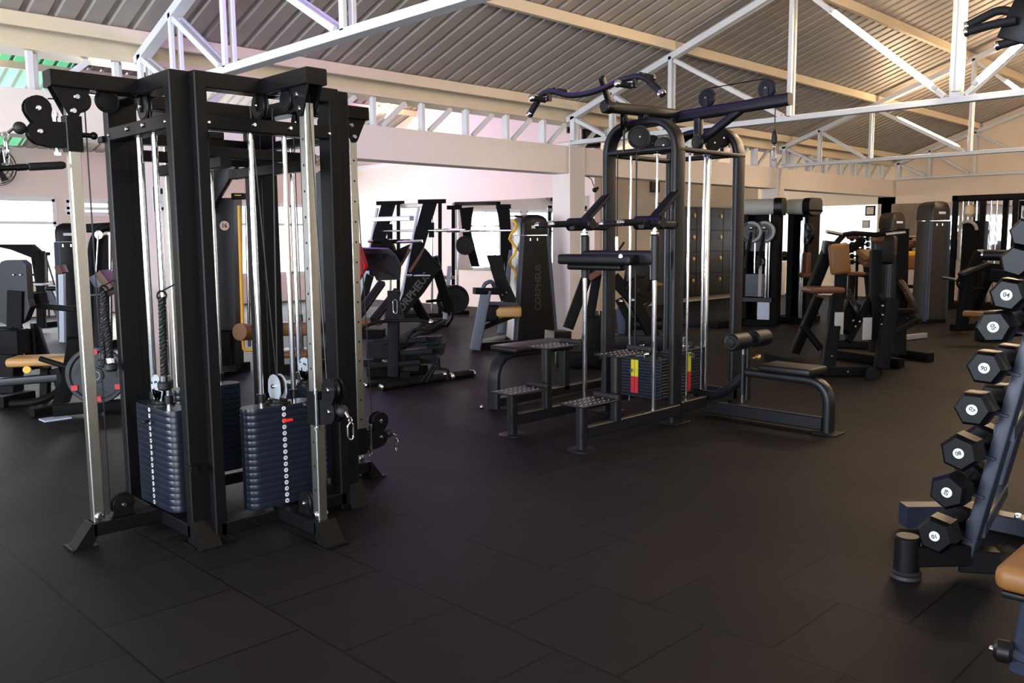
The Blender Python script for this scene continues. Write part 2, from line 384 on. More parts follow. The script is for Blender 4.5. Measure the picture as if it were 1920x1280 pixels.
# ---------------------------------------------------------------- roof trusses
def truss(xc, label, wall=False):
    t = thing('roof_truss', label, 'roof truss', (xc,RIDGE,2.55), 0, 'white roof trusses of the main nave')
    L = lambda y: zg(y)-.147
    yl, yr = 7.5, 2*RIDGE-7.5
    mb = MB(); mb.beam((xc,7.56,2.584),(xc,yr-.06,2.584),.1,.056,ch=.003); obj('bottom_chord', mb, WPNT, t, False)
    for s, y0 in ((1,yl),(-1,yr)):
        mb = MB(); mb.beam((xc,y0+.1*s,L(y0+.1*s)),(xc,RIDGE,L(RIDGE)),.1,.07,ch=.003); obj('top_chord', mb, WPNT, t, False)
    nodes = [7.5,6.87,6.0,4.5,RIDGE]; zb = 2.6
    for s in (1,-1):
        N = [RIDGE+s*(y-RIDGE) for y in nodes]
        for i, y in enumerate(N[:-1]):
            for dx in (-.035,.035):
                w = .07 if i == 0 else .045
                mb = MB(); mb.beam((xc+dx,y,zb),(xc+dx,y,L(y)),.03,w,up=Y,ch=.002); obj('post', mb, WPNT, t, False)
            yb = N[i+1]+s*.09
            for dx in (-.035,.035):
                mb = MB(); mb.beam((xc+dx,y-s*.05,L(y)-.05),(xc+dx,yb,zb+.02),.026,.045,up=X.cross(V((0,yb-y,zb-L(y)))),ch=.002); obj('diagonal', mb, WPNT, t, False)
    mb = MB(); mb.beam((xc,RIDGE,zb),(xc,RIDGE,L(RIDGE)),.09,.1,up=Y,ch=.003); obj('king_post', mb, WPNT, t, False)
    mb = MB(); mb.cyl((xc-.09,RIDGE-.02,zb+.05),(xc-.09,RIDGE-.02,L(RIDGE)),.034,14); obj('conduit', mb, WPNT, t)
    return t
truss(3.1,'white roof truss nearest the camera, its chord crossing above the cable machine')
truss(8.62,'white roof truss second from the camera, glowing tubes on its middle diagonals')
truss(14.22,'white roof truss third from the camera, joining the lintel at the far pillar')
truss(19.28,'white roof truss flush against the beige gable wall')
truss(-2.45,'white roof truss behind the camera')
def diag_pts(s, i, a, b):
    nodes = [7.5,6.87,6.0,4.5,RIDGE]; L = lambda y: zg(y)-.147
    y0, y1 = RIDGE+s*(nodes[i]-RIDGE), RIDGE+s*(nodes[i+1]-RIDGE)+s*.09
    P = V((0,y0-s*.05,L(y0)-.05)); Q = V((0,y1,2.62)); return P.lerp(Q,a), P.lerp(Q,b)
def tube_light(xc, s, i, a, b, m, label, grp, off=-.06):
    p, q = diag_pts(s, i, a, b); d = (q-p).normalized(); p, q = p+V((xc+off,0,.02)), q+V((xc+off,0,.02))
    t = thing('tube_light', label, 'tube light', tuple((p+q)/2), 0, grp)
    mb = MB(); mb.cyl(p,q,.022,12,ch=.004); obj('glowing_tube', mb, m, t)
    for e, f in ((p,-d),(q,d)):
        mb = MB(); mb.cyl(e+f*.001,e+f*.05,.023,12,ch=.004); obj('end_cap', mb, WPNT, t)
G = 'tube lights on the truss diagonals'
tube_light(8.62, 1,3,.28,.93,TUBEW,'glowing warm tube light on the second truss, left of its king post',G)
tube_light(8.62,-1,3,.28,.93,TUBEW,'glowing warm tube light on the second truss, right of its king post',G)
tube_light(14.22, 1,3,.28,.93,TUBEW,'glowing tube light on the third truss, left of its king post',G)
tube_light(14.22,-1,3,.28,.93,TUBEW,'glowing tube light on the third truss, right of its king post',G)
tube_light(14.22, 1,2,.25,.9,TUBEW,'added tube light on the third truss, nearest the lintel, brightening the gable wall',G,.12)  # extra tube added to brighten the gable wall
tube_light(19.28,1,3,.28,.93,TUBEW,'added unseen tube light brightening the gable wall, left of its king post',G,-.1)  # added out of view to lift the gable and lintel brightness
t = thing('tube_light','violet tube light under the roof sheet beside the nearest truss','tube light',(3.9,5.25,zr(5.25)-.2),0,G)
mb = MB(); mb.cyl((3.25,5.25,zr(5.25)-.2),(4.6,5.25,zr(5.25)-.2),.02,12); obj('glowing_tube', mb, TUBEP, t)
for x in (3.24,4.61):
    mb = MB(); mb.beam((x,5.25,zr(5.25)-.22),(x,5.25,zr(5.25)-.005),.03,.05); obj('end_bracket', mb, WPNT, t)
tube_light(3.1,-1,3,.28,.93,TUBEW,'added unseen tube light on the nearest truss, past its king post, brightening the roof',G)  # fill tube added above the view to light the roof
tube_light(-2.45, 1,3,.28,.93,TUBEC,'added unseen tube light on the truss behind the camera, left of its king post',G)  # this and the next two tubes are added, unseen, to brighten the roof
tube_light(-2.45,-1,3,.28,.93,TUBEC,'added unseen tube light on the truss behind the camera, right of its king post',G)
tube_light(-2.45, 1,2,.12,.7,TUBEC,'added unseen tube light on the truss behind the camera, nearest the lintel',G)
# tube lights of the second nave (seen through the lattice gap)
for i, (x, y, m, l) in enumerate(((10.75,14.25,TUBEN,'left one of the paired glowing tubes seen through the lattice gap'),(11.1,14.25,TUBEN,'right one of the paired glowing tubes seen through the lattice gap'),(3.5,14.7,TUBEN,'glowing tube in the lattice gap beside the green roof sheet'),(9.3,13.6,TUBEV,'violet tube under the far slope of the second nave'),(6.0,11.0,TUBEV,'violet tube under the second nave near its ridge'))):
    z = z2(y)-.12; s_ = -.348 if y > R2 else .348
    t = thing('tube_light', l, 'tube light', (x,y,z), 0, 'tube lights of the second nave')
    mb = MB(); mb.cyl((x,y-.6,z-.6*s_),(x,y+.6,z+.6*s_),.022,12); obj('glowing_tube', mb, m, t)
    for f in (-.55,.55):
        mb = MB(); mb.beam((x,y+f,z+f*s_),(x,y+f,z+f*s_+.13),.03,.03,up=Y); obj('hanger', mb, WPNT, t)
# ---------------------------------------------------------------- four-station cable machine
JC = V((2.04,4.0,0))
jg = thing('cable_machine', 'tall black four-station cable machine with weight stacks and stainless pulley columns, on the left', 'cable machine', tuple(JC))
def rrect(a, b, r, n=4):
    return arc(r,0,90,n,(a-r,b-r))+arc(r,90,180,n,(-a+r,b-r))+arc(r,180,270,n,(-a+r,-b+r))+arc(r,270,360,n,(a-r,-b+r))
def pulley_mb(c, ax, r, w, mb=None):
    mb = mb or MB(); c, ax = V(c), V(ax).normalized(); h = w/2
    mb.lathe(c-ax*h, ax, [(r*.25,0),(r*.82,.001),(r*.86,.004),(r,.003),(r,w*.25),(r*.88,w*.5),(r,w*.75),(r,w-.003),(r*.86,w-.004),(r*.82,w-.001),(r*.25,w)], 28); return mb
def bolt_mb(c, ax, r=.011, h=.012, mb=None):
    mb = mb or MB(); mb.lathe(c, ax, [(r,0),(r,h*.5),(r*.7,h),(0,h)], 10); return mb
def bolts(par, items, m=CHR, name='bolt'):
    for c, ax, r, h in items:
        mb = MB(); bolt_mb(c, ax, r, h, mb); obj(name, mb, m, par)
def station(i, d, half, carz, full=True):
    e = [V((-1,0,0)),V((0,-1,0)),V((1,0,0)),V((0,1,0))][i]; s = V((-e.y,e.x,0))
    P = lambda o, a, z: JC+e*o+s*a+Z*z
    A = lambda n, mb, m, par=jg, **k: obj(n, mb, m, par, **k)
    for a in (-half,half):
        mb = MB(); mb.beam(P(d,a,0.012),P(d,a,2.060),.055,.1,up=e,ch=.005); po = A('post', mb, BLK)
        mb = MB()
        if i % 2 == 0:
            sg = 1 if a > 0 else -1; f = a+sg*.027
            poly = [(f,.0),(f+sg*.075,.0),(f+sg*.075,.006),(f,.115)]
            mb.plate(P(d,0,0), s, Z, poly, .1)
        mb.bx((-.001,-.001,0),(.001,.001,.001)) if False else None
        mb.box(P(d,a,.006),(.12,.12,.012)); A('foot_plate', mb, BLK, po)
    mb = MB(); mb.beam(P(d,-half-.024,2.0325),P(d,half+.024,2.0325),.096,.068,ch=.004); A('top_beam', mb, BLK)
    mb = MB(); mb.beam(P(d-.04,0,2.0325),P(.80,0,2.0325),.1,.068,ch=.004); A('pulley_arm', mb, BLK)
    mb = MB(); mb.beam(P(d,-half,.065),P(d,half,.065),.1,.06,ch=.004); A('base_beam', mb, BLK)
    mb = MB(); mb.beam(P(d,0,.075),P(.745,0,.075),.1,.06,ch=.004)
    mb.plate(P(0,0,0), e, Z, [(.735,.105),(.735,.045),(.76,0),(.83,0),(.83,.006),(.755,.105)], .1)
    mb.box(P(.79,0,.005),(abs(e.x)*.11+abs(s.x)*.12,abs(e.y)*.11+abs(s.y)*.12,.01)); A('base_leg', mb, BLK)
    # upper rail and guide rods
    mb = MB(); mb.beam(P(d+.04,-half,1.86),P(d+.04,half,1.86),.012,.058,ch=.002); mb.beam(P(d,-half,1.835),P(d,half,1.835),.07,.012,ch=.002); rl = A('guide_rail', mb, BLK)
    bolts(rl, [(P(d+.046,a,1.862), e, .011, .012) for a in (-.09,.09)]+[(P(d+.046,a,1.855), e, .008, .008) for a in (-half+.03,half-.03)])
    for a in (-.085,.085):
        mb = MB(); mb.cyl(P(d,a,.11),P(d,a,1.84),.0125,16); A('guide_rod', mb, CHR)
        mb = MB(); mb.cyl(P(d,a,.605),P(d,a,.645),.02,14,ch=.003); A('rod_collar', mb, PLAS)
    # weight stack
    hl = .2 if i % 2 == 0 else .185
    n = 16; h = .4725/n
    for k in range(n):
        z = .115+h*k
        key = (i % 2)
        mb = MB(); sec = rrect(hl,.058,.05,5)
        mb.loft([[P(d,0,z)+s*x*q+e*y*q for x,y in sec] for z,q in ((z+.0001,.998),(z+.0006,1),(z+h-.0008,1),(z+h-.0001,.998))])
        w = A('weight_plate', mb, STK)
        mb = MB(); mb.lathe(P(d+.0575,-.005,z+h/2), e, [(.0105,0),(.0105,.0016),(0,.0016)], 14); lb = A('number_disc', mb, LABW, w)
        if i < 2 :
            t = text(str(5*(n-k)), .011, P(d+.0596,-.005,z+h/2), s, Z, .0004); bmesh.ops.transform(t.bm, matrix=world_of(w).inverted(), verts=t.bm.verts)
            q = obj('number', t, INK, w, False, local=True)
    mb = MB(); mb.cyl(P(d,0,.585),P(d,0,.615),.045,20,ch=.004); mb.cyl(P(d,0,.58),P(d,0,.60),.06,20,ch=.003); A('stack_head', mb, PLAS)
    ax = s if i == 1 else (e if i == 0 else s)
    if i == 0 or i == 2:
        mb = pulley_mb(P(d,0,.672), e, .05, .022); A('stack_pulley', mb, BLK)
        for sg in (-1,1):
            mb = MB(); mb.lathe(P(d+sg*.016,0,.672), e*sg, [(.062,0),(.062,.004),(0,.004)], 30); mb.plate(P(d+sg*.018,0,.63), s, Z, [(-.04,-.02),(.04,-.02),(.055,.03),(-.055,.03)], .004); pp = A('pulley_cover', mb, ALU)
            mb = MB()
            for t0 in (100,220,340):
                O = P(d+sg*.0215,0,.672); q = arc(.032,t0-30,t0+30,6)+arc(.024,t0+30,t0-30,6); mb.plate(O, s, Z, q, .001)
            for t0 in (40,160,280): mb.lathe(P(d+sg*.021,0,.672)+s*.052*math.cos(math.radians(t0))+Z*.052*math.sin(math.radians(t0)), e*sg, [(.006,0),(.006,.001),(0,.001)], 8)
            A('cover_slot', mb, INK, pp)
    else:
        mb = pulley_mb(P(d,0,.672), s, .05, .022); A('stack_pulley', mb, BLK)
        for sg in (-1,1):
            mb = MB(); mb.plate(P(d,sg*.016,.672), e, Z, arc(.056,20,160,10)+[(-.056,-.03),(-.035,-.065),(.035,-.065),(.056,-.03)], .004); A('pulley_cover', mb, ALU)
        bolts(jg, [(P(d,-.018,.672),-s,.012,.012),(P(d,.018,.672),s,.012,.012)])
    mb = MB(); mb.cyl(P(d+.055,-.005,.52),P(d+.085,-.005,.52),.006,10); mb.box(P(d+.09,-.005,.52),(abs(e.x)*.012+abs(s.x)*.055,abs(e.y)*.012+abs(s.y)*.055,.015),.005,2)
    if i == 1: A('selector_pin', mb, REDP, label='red selector pin')
    else: A('selector_pin', mb, PLAS)
    # top inner pulley with hanger
    pa = 0 if i % 2 == 0 else -.03
    mb = pulley_mb(P(d,pa-.0,1.955) if i % 2 else P(d,pa,1.955), e if i % 2 == 0 else s, .062, .026); pl = A('top_pulley', mb, PLAS)
    bolts(pl, [(P(d,pa,1.955)+(e if i % 2 == 0 else s)*sg*.018, (e if i % 2 == 0 else s)*sg, .012, .01) for sg in (-1,1)])
    mb = MB(); mb.beam(P(d,pa,1.93),P(d,pa,2.0),.05,.006,up=s if i%2==0 else e); A('pulley_hanger', mb, BLK, pl)
    mb = pulley_mb(P(.56,0,1.965), s, .05, .024); pl = A('top_pulley', mb, PLAS)
    # bracket under the arm tip holding the column
    for sg in (-1,1):
        mb = MB(); mb.plate(P(0,sg*.03,0), e, Z, [(.79,2.0),(.64,2.0),(.665,1.93)]+[(.712+x,1.9+z) for x,z in arc(.026,200,340,6)], .006); br = A('column_bracket', mb, BLK)
        bolts(br, [(P(.695,sg*.033,1.965), s*sg, .014, .01),(P(.712,sg*.033,1.905), s*sg, .014, .01)])
    mb = pulley_mb(P(.68,0,1.955), s, .052, .024); A('arm_pulley', mb, PLAS)
    # stainless column with holes
    mb = MB(); mb.beam(P(.712,0,.1),P(.712,0,1.93),.045,.048,up=e,ch=.004); col = A('pulley_column', mb, STL)
    mb = MB()
    for k in range(15):
        z = .24+.11*k
        for sg in (-1,): mb.lathe(P(.712,sg*.0226,z), s*sg, [(.006,0),(.006,.0006),(0,.0006)], 8)
    A('column_hole', mb, INK, col)
    bolts(col, [(P(.712,-.023,.125), -s, .018, .012),(P(.712,.023,.125), s, .018, .012)])
    mb = pulley_mb(P(.60,0,.155), s, .055, .026); pl = A('floor_pulley', mb, PLAS)
    bolts(pl, [(P(.60,-.014,.155), -s, .012, .012),(P(.60,.014,.155), s, .012, .012)])
    mb = MB(); mb.plate(P(0,0,0), e, Z, [(.55,.1),(.66,.1),(.63,.165),(.575,.165)], .034); A('pulley_bracket', mb, BLK)
    # sliding carriage
    z = carz
    mb = MB(); mb.beam(P(.712,0,z-.075),P(.712,0,z+.075),.064,.066,up=e,ch=.004); ca = A('carriage', mb, BLK)
    out = [(.745,-.06),(.80,-.062),(.86,-.05)]+[(.845+x,-.005+y) for x,y in arc(.045,-55,60,5)]+[(.845+x,.095+y) for x,y in arc(.052,-35,205,10)]+[(.795,.045),(.745,.045)]
    for sg in (-1,1):
        mb = MB(); mb.plate(P(0,sg*.022,z), e, Z, out, .006); sp = A('side_plate', mb, BLK, ca)
    bolts(ca, [(P(o,sg*.025,z+dz), s*sg, .012, .009) for sg in (-1,1) for o, dz in ((.845,.095),(.845,.0))])
    for dz in (.095,0): A('carriage_pulley', pulley_mb(P(.845,0,z+dz), s, .044, .026), PLAS, ca)
    mb = MB(); mb.cyl(P(.765,-.035,z-.085),P(.765,-.035,z+.095),.008,10); mb.cyl(P(.765,-.035,z+.07),P(.765,-.035,z+.09),.012,10); mb.cyl(P(.765,-.035,z-.09),P(.765,-.035,z-.075),.014,8); A('lock_pin', mb, CHR, ca)
    mb = MB(); mb.cyl(P(.68,0,z+.0),P(.63,0,z+.0),.011,12); mb.sph(P(.625,0,z),.017,12); A('pull_knob', mb, PLAS, ca)
    bp = P(.915,0,z+.01)
    mb = MB(); mb.sph(bp,.026,16); A('stop_ball', mb, RUB, ca)
    # cables
    mb = MB(); R = .0032
    mb.tube([P(d,.045 if i%2==0 else .0,.68),P(d,.055 if i%2==0 else .03,1.95)],R,6)
    mb.tube([P(d,-.045 if i%2==0 else .0,.68),P(d,-.05 if i%2==0 else -.08,1.95)],R,6)
    mb.tube([P(d+.03,0,2.0),P(.56,0,1.99),P(.70,0,1.99),P(.733,0,1.955),P(.80,0,z+.14)],R,6,fil=.02)
    mb.tube([P(.655,0,1.93),P(.655,0,.155)],R,6)
    A('cable', mb, PLAS)
    # carabiner hanging from the stop ball
    c0 = bp+e*.02; d1 = (e*.045-Z*.04)
    mb = MB(); mb.cyl(c0,c0+d1*.55,.006,10); q = c0+d1*.8
    mb.ring(q, s, .012, .003, 14, 6)
    mb.tube([q+Z*-.008,q+V((0,0,-.02))+s*.014,q+Z*-.075+s*.014,q+Z*-.088,q+Z*-.075-s*.014,q+V((0,0,-.02))-s*.014,q+Z*-.008],.0035,8,fil=.012)
    A('carabiner', mb, CHR, ca)
    return q+Z*-.088
qA = station(0,.395,.35,1.81)
qB = station(1,.375,.33,.615)
qC = station(2,.395,.35,.225)
qD = station(3,.375,.33,.42)
for y in (3.82,4.18):
    mb = MB(); mb.beam((1.68,y,1.755),(2.40,y,1.755),.05,.05,ch=.004); obj('cross_tie', mb, BLK, jg)
for x in (1.85,2.23):
    mb = MB(); mb.beam((x,3.66,1.70),(x,4.34,1.70),.05,.05,ch=.004); obj('cross_tie', mb, BLK, jg)
for a, b, z in (((1.595,4.36,1.84),(1.595,4.40,1.84),0),((1.735,3.57,1.80),(1.80,3.57,1.80),0),((1.60,3.64,.36),(1.60,3.60,.36),0)):
    mb = MB(); mb.beam(a,V(a)+(V(b)-V(a)).normalized()*.06,.03,.03); obj('hanging_peg', mb, BLK, jg)
# straight handle bar hanging from the left carriage
t = thing('pulldown_bar', 'short straight black bar hanging from the high left pulley of the cable machine', 'pulldown bar', tuple(qA-Z*.02))
c = qA-Z*.045; u = V((.985,-.1,.10)).normalized()
mb = MB(); mb.cyl(c-u*.2,c+u*.2,.0115,12); obj('bar', mb, BLK, t)
for sg in (-1,1):
    mb = MB(); mb.lathe(c+u*sg*.075,u*sg,[(.012,0),(.0165,.005),(.0165,.13),(.012,.142),(.004,.145)],14); obj('grip', mb, FOAM, t)
    mb = MB(); mb.cyl(c+u*sg*.03,c+u*sg*.07,.014,12); obj('collar', mb, PLAS, t)
mb = MB(); mb.tube([c+Z*.005,c+V((.008,0,.02)),c+V((.012,0,.075)),c+V((0,0,.09)),c+V((-.012,0,.075)),c+V((-.008,0,.02)),c+Z*.005],.003,6,fil=.01); obj('carabiner', mb, CHR, t)
# triceps ropes
def rope(top, bots, label, hook):
    t = thing('triceps_rope', label, 'rope handle', tuple(top), 0, 'triceps ropes on the cable machine')
    for bt in bots:
        bt = V(bt); tp = V(top); n = 44; st = []
        mb = MB(); mb.tube([tp,tp+(bt-tp)*.12,bt],.0105,8,fil=.03)
        for k in range(3):
            pts = []
            for j in range(n+1):
                f = j/n; c = tp.lerp(bt,f); an = 2*math.pi*(f*7+k/3); d = (bt-tp).normalized(); sd = d.cross(X).normalized(); w = d.cross(sd)
                pts.append(c+(sd*math.cos(an)+w*math.sin(an))*.0095)
            mb.tube(pts,.0088,6)
        obj('rope', mb, RUB, t)
        d = (bt-tp).normalized()
        mb = MB(); mb.lathe(bt-d*.015,d,[(.018,0),(.021,.003),(.021,.025),(.018,.028)],18); obj('ferrule', mb, CHR, t)
        mb = MB(); mb.lathe(bt+d*.012,d,[(.024,0),(.03,.006),(.03,.03),(.022,.04),(0,.042)],18); obj('end_stop', mb, RUB, t)
    mb = MB(); mb.ring(V(top)+Z*.01, Y, .02, .005, 16, 6); mb.tube([V(top)+Z*.03,hook],.004,6); obj('loop', mb, RUB, t)
rope((1.55,4.38,1.11),((1.545,4.425,.79),(1.545,4.335,.775)),'two-strand black rope hanging outside the left rear post of the cable machine',(1.60,4.36,1.17))
rope((1.575,3.765,1.105),((1.575,3.785,.745),),'black rope handle hanging inside the left bay of the cable machine, before the chrome rods',(1.64,3.74,1.17))
CAMP = V((0,0,1.348))
# ---------------------------------------------------------------- dip / chin and pulldown tower
tw = thing('assisted_chin_dip_tower', 'charcoal twin-arch tower with chin bar, dip arms, step plates and low padded seat', 'gym tower', (5.6,3.85,0))
tp = lambda n, mb, m, par=tw, **k: obj(n, mb, m, par, **k)
for xc in (5.23,6.05):
    mb = MB(); mb.flat([(xc,3.575,.012),(xc,3.575,2.185),(xc,4.2,2.185),(xc,4.2,.012)], .05, .128, up=X, fil=.24, ch=.02, n=10); ar = tp('arch', mb, CHAR)
    for y in (3.575,4.2):
        mb = MB(); mb.box((xc,y,.006),(.2,.16,.012),.004); tp('foot_plate', mb, CHAR, ar)
# cross rails at the head
for y in (3.575,4.2):
    mb = MB(); mb.flat([(5.2,y,1.975),(6.1,y,1.975)],.05,.035,ch=.01); tp('head_rail', mb, CHAR)
for x in (5.2,5.32,6.05):
    mb = MB(); mb.flat([(x,3.575,1.985),(x,4.2,1.985)],.05,.035,ch=.01); tp('head_rail', mb, CHAR)
for y in (3.575,4.2):
    mb = MB(); mb.beam((5.23,y,.11),(6.05,y,.11),.05,.08,ch=.006); tp('base_rail', mb, CHAR)
mb = MB(); mb.beam((6.05,3.575,.11),(6.05,4.2,.11),.05,.08,ch=.006); tp('base_rail', mb, CHAR)
# rods and stacks
for x, y in ((5.29,4.04),(5.29,3.80)):
    mb = MB(); mb.cyl((x,y,.1),(x,y,1.97),.0095,14); tp('guide_rod', mb, CHR)
for x, y in ((5.50,3.66),(5.70,3.66)):
    mb = MB(); mb.cyl((x,y,.1),(x,y,1.97),.0095,14); tp('guide_rod', mb, CHR)
mb = MB(); mb.cyl((5.82,3.70,.1),(5.82,3.70,1.97),.019,16); tp('chrome_post', mb, CHR)
mb = MB(); mb.cyl((5.20,3.92,.5),(5.20,3.92,1.97),.006,8); tp('lift_cable', mb, PLAS)
def tstack(x0, x1, y0, y1, z0, z1, n, face):
    h = (z1-z0)/n
    for k in range(n):
        mb = MB(); mb.bx((x0,y0,z0+h*k+.0008),(x1,y1,z0+h*(k+1)-.0008),.003); tp('weight_plate', mb, STK)
    if face == 'x':
        c = (y0+y1)/2+.02; f = lambda a, b, za, zb: ((x0-.002,c+a,za),(x0,c+b,zb))
    else:
        c = (x0+x1)/2-.03; f = lambda a, b, za, zb: ((c+a,y0-.002,za),(c+b,y0,zb))
    zt = z1-.02; m = (z1-z0-.05)
    for nm, mt, za, zb in (('label_upper',YEL,zt-m*.5,zt),('label_lower',RED,zt-m,zt-m*.5)):
        for a, b in ((-.034,-.002),(.002,.034)):
            mb = MB(); 
            mb.bx(*f(a,b,za,zb)); tp(nm, mb, mt)
    zc = zt-m*.3
    mb = MB()
    if face == 'x': mb.cyl((x0,c,zc),(x0-.05,c,zc),.012,12,.016)
    else: mb.cyl((c,y0,zt-.02),(c,y0-.05,zt-.02),.012,12,.016)
    tp('selector_pin', mb, CHR)
tstack(5.225,5.36,3.70,4.14,.15,.455,13,'x')
tstack(5.40,5.80,3.69,3.83,.15,.50,14,'y')
for x, y, z in ((5.29,4.04,.455),(5.29,3.80,.455),(5.50,3.75,.5),(5.70,3.75,.5)):
    mb = MB(); mb.cyl((x,y,z),(x,y,z+.05),.024,14,ch=.004); tp('rod_bush', mb, RUB)
for x, y, z in ((5.29,3.92,.455),(5.6,3.76,.5)):
    mb = MB(); mb.cyl((x,y,z),(x,y,z+.09),.018,12,ch=.004); mb.box((x,y,z+.012),(.06,.09,.024),.004); tp('stack_yoke', mb, CHR)
# pulleys at the head
for px, py, xx, ax, r in ((1170,225,5.08,(.5,-1,0),.08),(1198,257,5.17,(-.8,-1,0),.083),(1222,269,5.38,(-.7,-1,.0),.062),(1244,273,5.42,(-1,-.7,0),.066),(1308,266,5.6,(1,-.3,0),.055),(1337,268,5.88,(-.5,-1,0),.066),(1354,259,5.97,(-.5,-1,0),.072)):
    x, y, z = CAMP+(_F+_r*((px-960)/FPX)+_u*((640-py)/FPX))*(xx/(_F+_r*((px-960)/FPX)+_u*((640-py)/FPX)).x)
    pl = tp('head_pulley', pulley_mb((x,y,z), ax, r, .03), PLAS)
    a = V(ax).normalized(); mb = MB(); bolt_mb(V((x,y,z))+a*.015, a, .01, .012, mb); tp('pulley_bolt', mb, CHR, pl)
    mb = MB(); mb.beam((x,y,1.97),(x,y,z),.03,.012,up=a); tp('pulley_bracket', mb, CHAR, pl)
# chin bar arm
mb = MB(); mb.flat([(4.80,3.9,2.26),(5.72,3.9,2.29)],.07,.075,ch=.02); tp('chin_arm', mb, CHAR)
mb = MB(); mb.cyl((4.79,3.9,2.26),(4.87,3.9,2.262),.046,18,ch=.01); tp('arm_end_cap', mb, PLAS)
for x in (5.25,5.6):
    mb = MB(); mb.beam((x,3.9,2.19),(x,3.9,2.28),.06,.06,ch=.004); tp('arm_block', mb, CHAR)
mb = MB(); mb.flat([(4.86,3.9,2.28),(4.72,3.86,2.44)],.055,.03,up=Y,ch=.01); tp('chin_bar_plate', mb, CHAR)
cb = [(4.7,4.52,2.27),(4.7,4.40,2.40),(4.7,4.30,2.405),(4.7,4.14,2.35),(4.7,3.98,2.345),(4.7,3.84,2.36),(4.7,3.68,2.40),(4.7,3.50,2.405),(4.7,3.35,2.275)]
mb = MB(); mb.tube(cb,.02,14,fil=.06); ch = tp('chin_bar', mb, CHAR)
for e, d in ((cb[0],V(cb[0])-V(cb[1])),(cb[-1],V(cb[-1])-V(cb[-2]))):
    d = d.normalized(); mb = MB(); mb.cyl(V(e)-d*.13,V(e)-d*.01,.0235,14,ch=.003); tp('foam_grip', mb, FOAM, ch)
    mb = MB(); mb.lathe(V(e)-d*.012,d,[(.024,0),(.027,.006),(.027,.026),(.02,.034),(0,.035)],16); tp('end_cap', mb, CHR, ch)
for yc in (4.33,3.56):
    for sg, z in ((-1,2.345),(1,2.415)):
        y = yc-.02*sg
        mb = MB(); mb.cyl((4.7+sg*.02,y,z),(4.7+sg*.15,y,z),.02,14,ch=.003); g = tp('neutral_grip', mb, FOAM)
        mb = MB(); mb.lathe((4.7+sg*.148,y,z),(sg,0,0),[(.022,0),(.026,.006),(.026,.02),(.016,.032),(0,.036)],16); tp('end_cap', mb, CHR, g)
        mb = MB(); mb.lathe((4.7+sg*.03,y,z),(sg,0,0),[(.023,0),(.023,.012)],16); tp('ring', mb, CHR, g)
    mb = MB(); mb.beam((4.7,yc,2.335),(4.7,yc,2.425),.03,.03,ch=.003); tp('grip_bracket', mb, CHAR)
# pulldown arm
mb = MB(); mb.flat([(5.7,4.22,2.262),(5.7,2.98,2.30)],.075,.085,ch=.022); tp('pulldown_arm', mb, CHAR)
mb = MB(); mb.flat([(5.7,3.72,1.97),(5.7,3.72,2.26)],.06,.06,up=Y,ch=.015); tp('arm_post', mb, CHAR)
mb = MB(); mb.flat([(5.7,3.72,2.06),(5.7,3.36,2.27)],.055,.06,up=X,ch=.015); tp('arm_brace', mb, CHAR)
for y, z in ((3.65,2.385),(3.16,2.395)):
    pl = tp('arm_pulley', pulley_mb((5.7,y,z), X, .068, .03), PLAS)
    mb = MB(); bolt_mb((5.684,y,z),-X,.011,.012,mb); tp('pulley_bolt', mb, CHR, pl)
    for sg in (-1,1):
        mb = MB(); mb.plate((5.7+sg*.019,y,z), Y, Z, [(-.02,-.1),(.02,-.1),(.02,.01),(-.02,.01)], .004); tp('pulley_cheek', mb, CHAR, pl)
mb = MB(); mb.tube([(5.7,3.715,2.0),(5.7,3.718,2.38),(5.7,3.66,2.453),(5.7,3.4,2.458),(5.7,3.16,2.463),(5.7,3.092,2.40),(5.7,3.092,2.08)],.004,6,fil=.03); tp('pulldown_cable', mb, PLAS)
mb = MB(); mb.lathe((5.7,3.092,2.0),Z,[(.008,0),(.018,.01),(.02,.04),(.016,.08),(.006,.1)],14); cs = tp('cable_stop', mb, RUB)
mb = MB(); mb.ring((5.7,3.092,1.985),Y,.014,.0035,14,6); mb.tube([(5.7,3.092,1.975),(5.7,3.105,1.965),(5.7,3.11,1.90),(5.7,3.092,1.885),(5.7,3.074,1.90),(5.7,3.079,1.965),(5.7,3.092,1.975)],.004,8,fil=.012); tp('carabiner', mb, CHR, cs)
# dip arms and braces
for y, s in ((4.2,1),(3.575,-1)):
    mb = MB(); mb.flat([(5.2,y,1.67),(4.93,y,1.475)],.045,.07,up=Y,ch=.015); tp('dip_brace', mb, CHAR)
    mb = MB(); mb.flat([(5.2,y,1.44),(4.8,y,1.445)],.05,.06,ch=.015); tp('dip_arm', mb, CHAR)
    mb = MB(); mb.cyl((4.92,y-.10,1.455),(4.92,y+.14,1.455),.048,20,ch=.012); tp('elbow_pad', mb, BVIN)
    mb = MB(); mb.tube([(4.88,y,1.46),(4.75,y+s*.0,1.46),(4.62,y+.03,1.455)],.02,12,fil=.05); g = tp('dip_grip', mb, FOAM)
    mb = MB(); mb.lathe((4.625,y+.03,1.455),(-1,0,0),[(.022,0),(.027,.006),(.027,.02),(.016,.034),(0,.038)],16); tp('end_cap', mb, CHR, g)
    mb = MB(); mb.tube([(4.86,y+.1,1.455),(4.80,y+.33,1.452)],.02,12); g = tp('wide_grip', mb, FOAM)
    mb = MB(); mb.sph((4.797,y+.34,1.452),.027,14); tp('end_cap', mb, CHR, g)
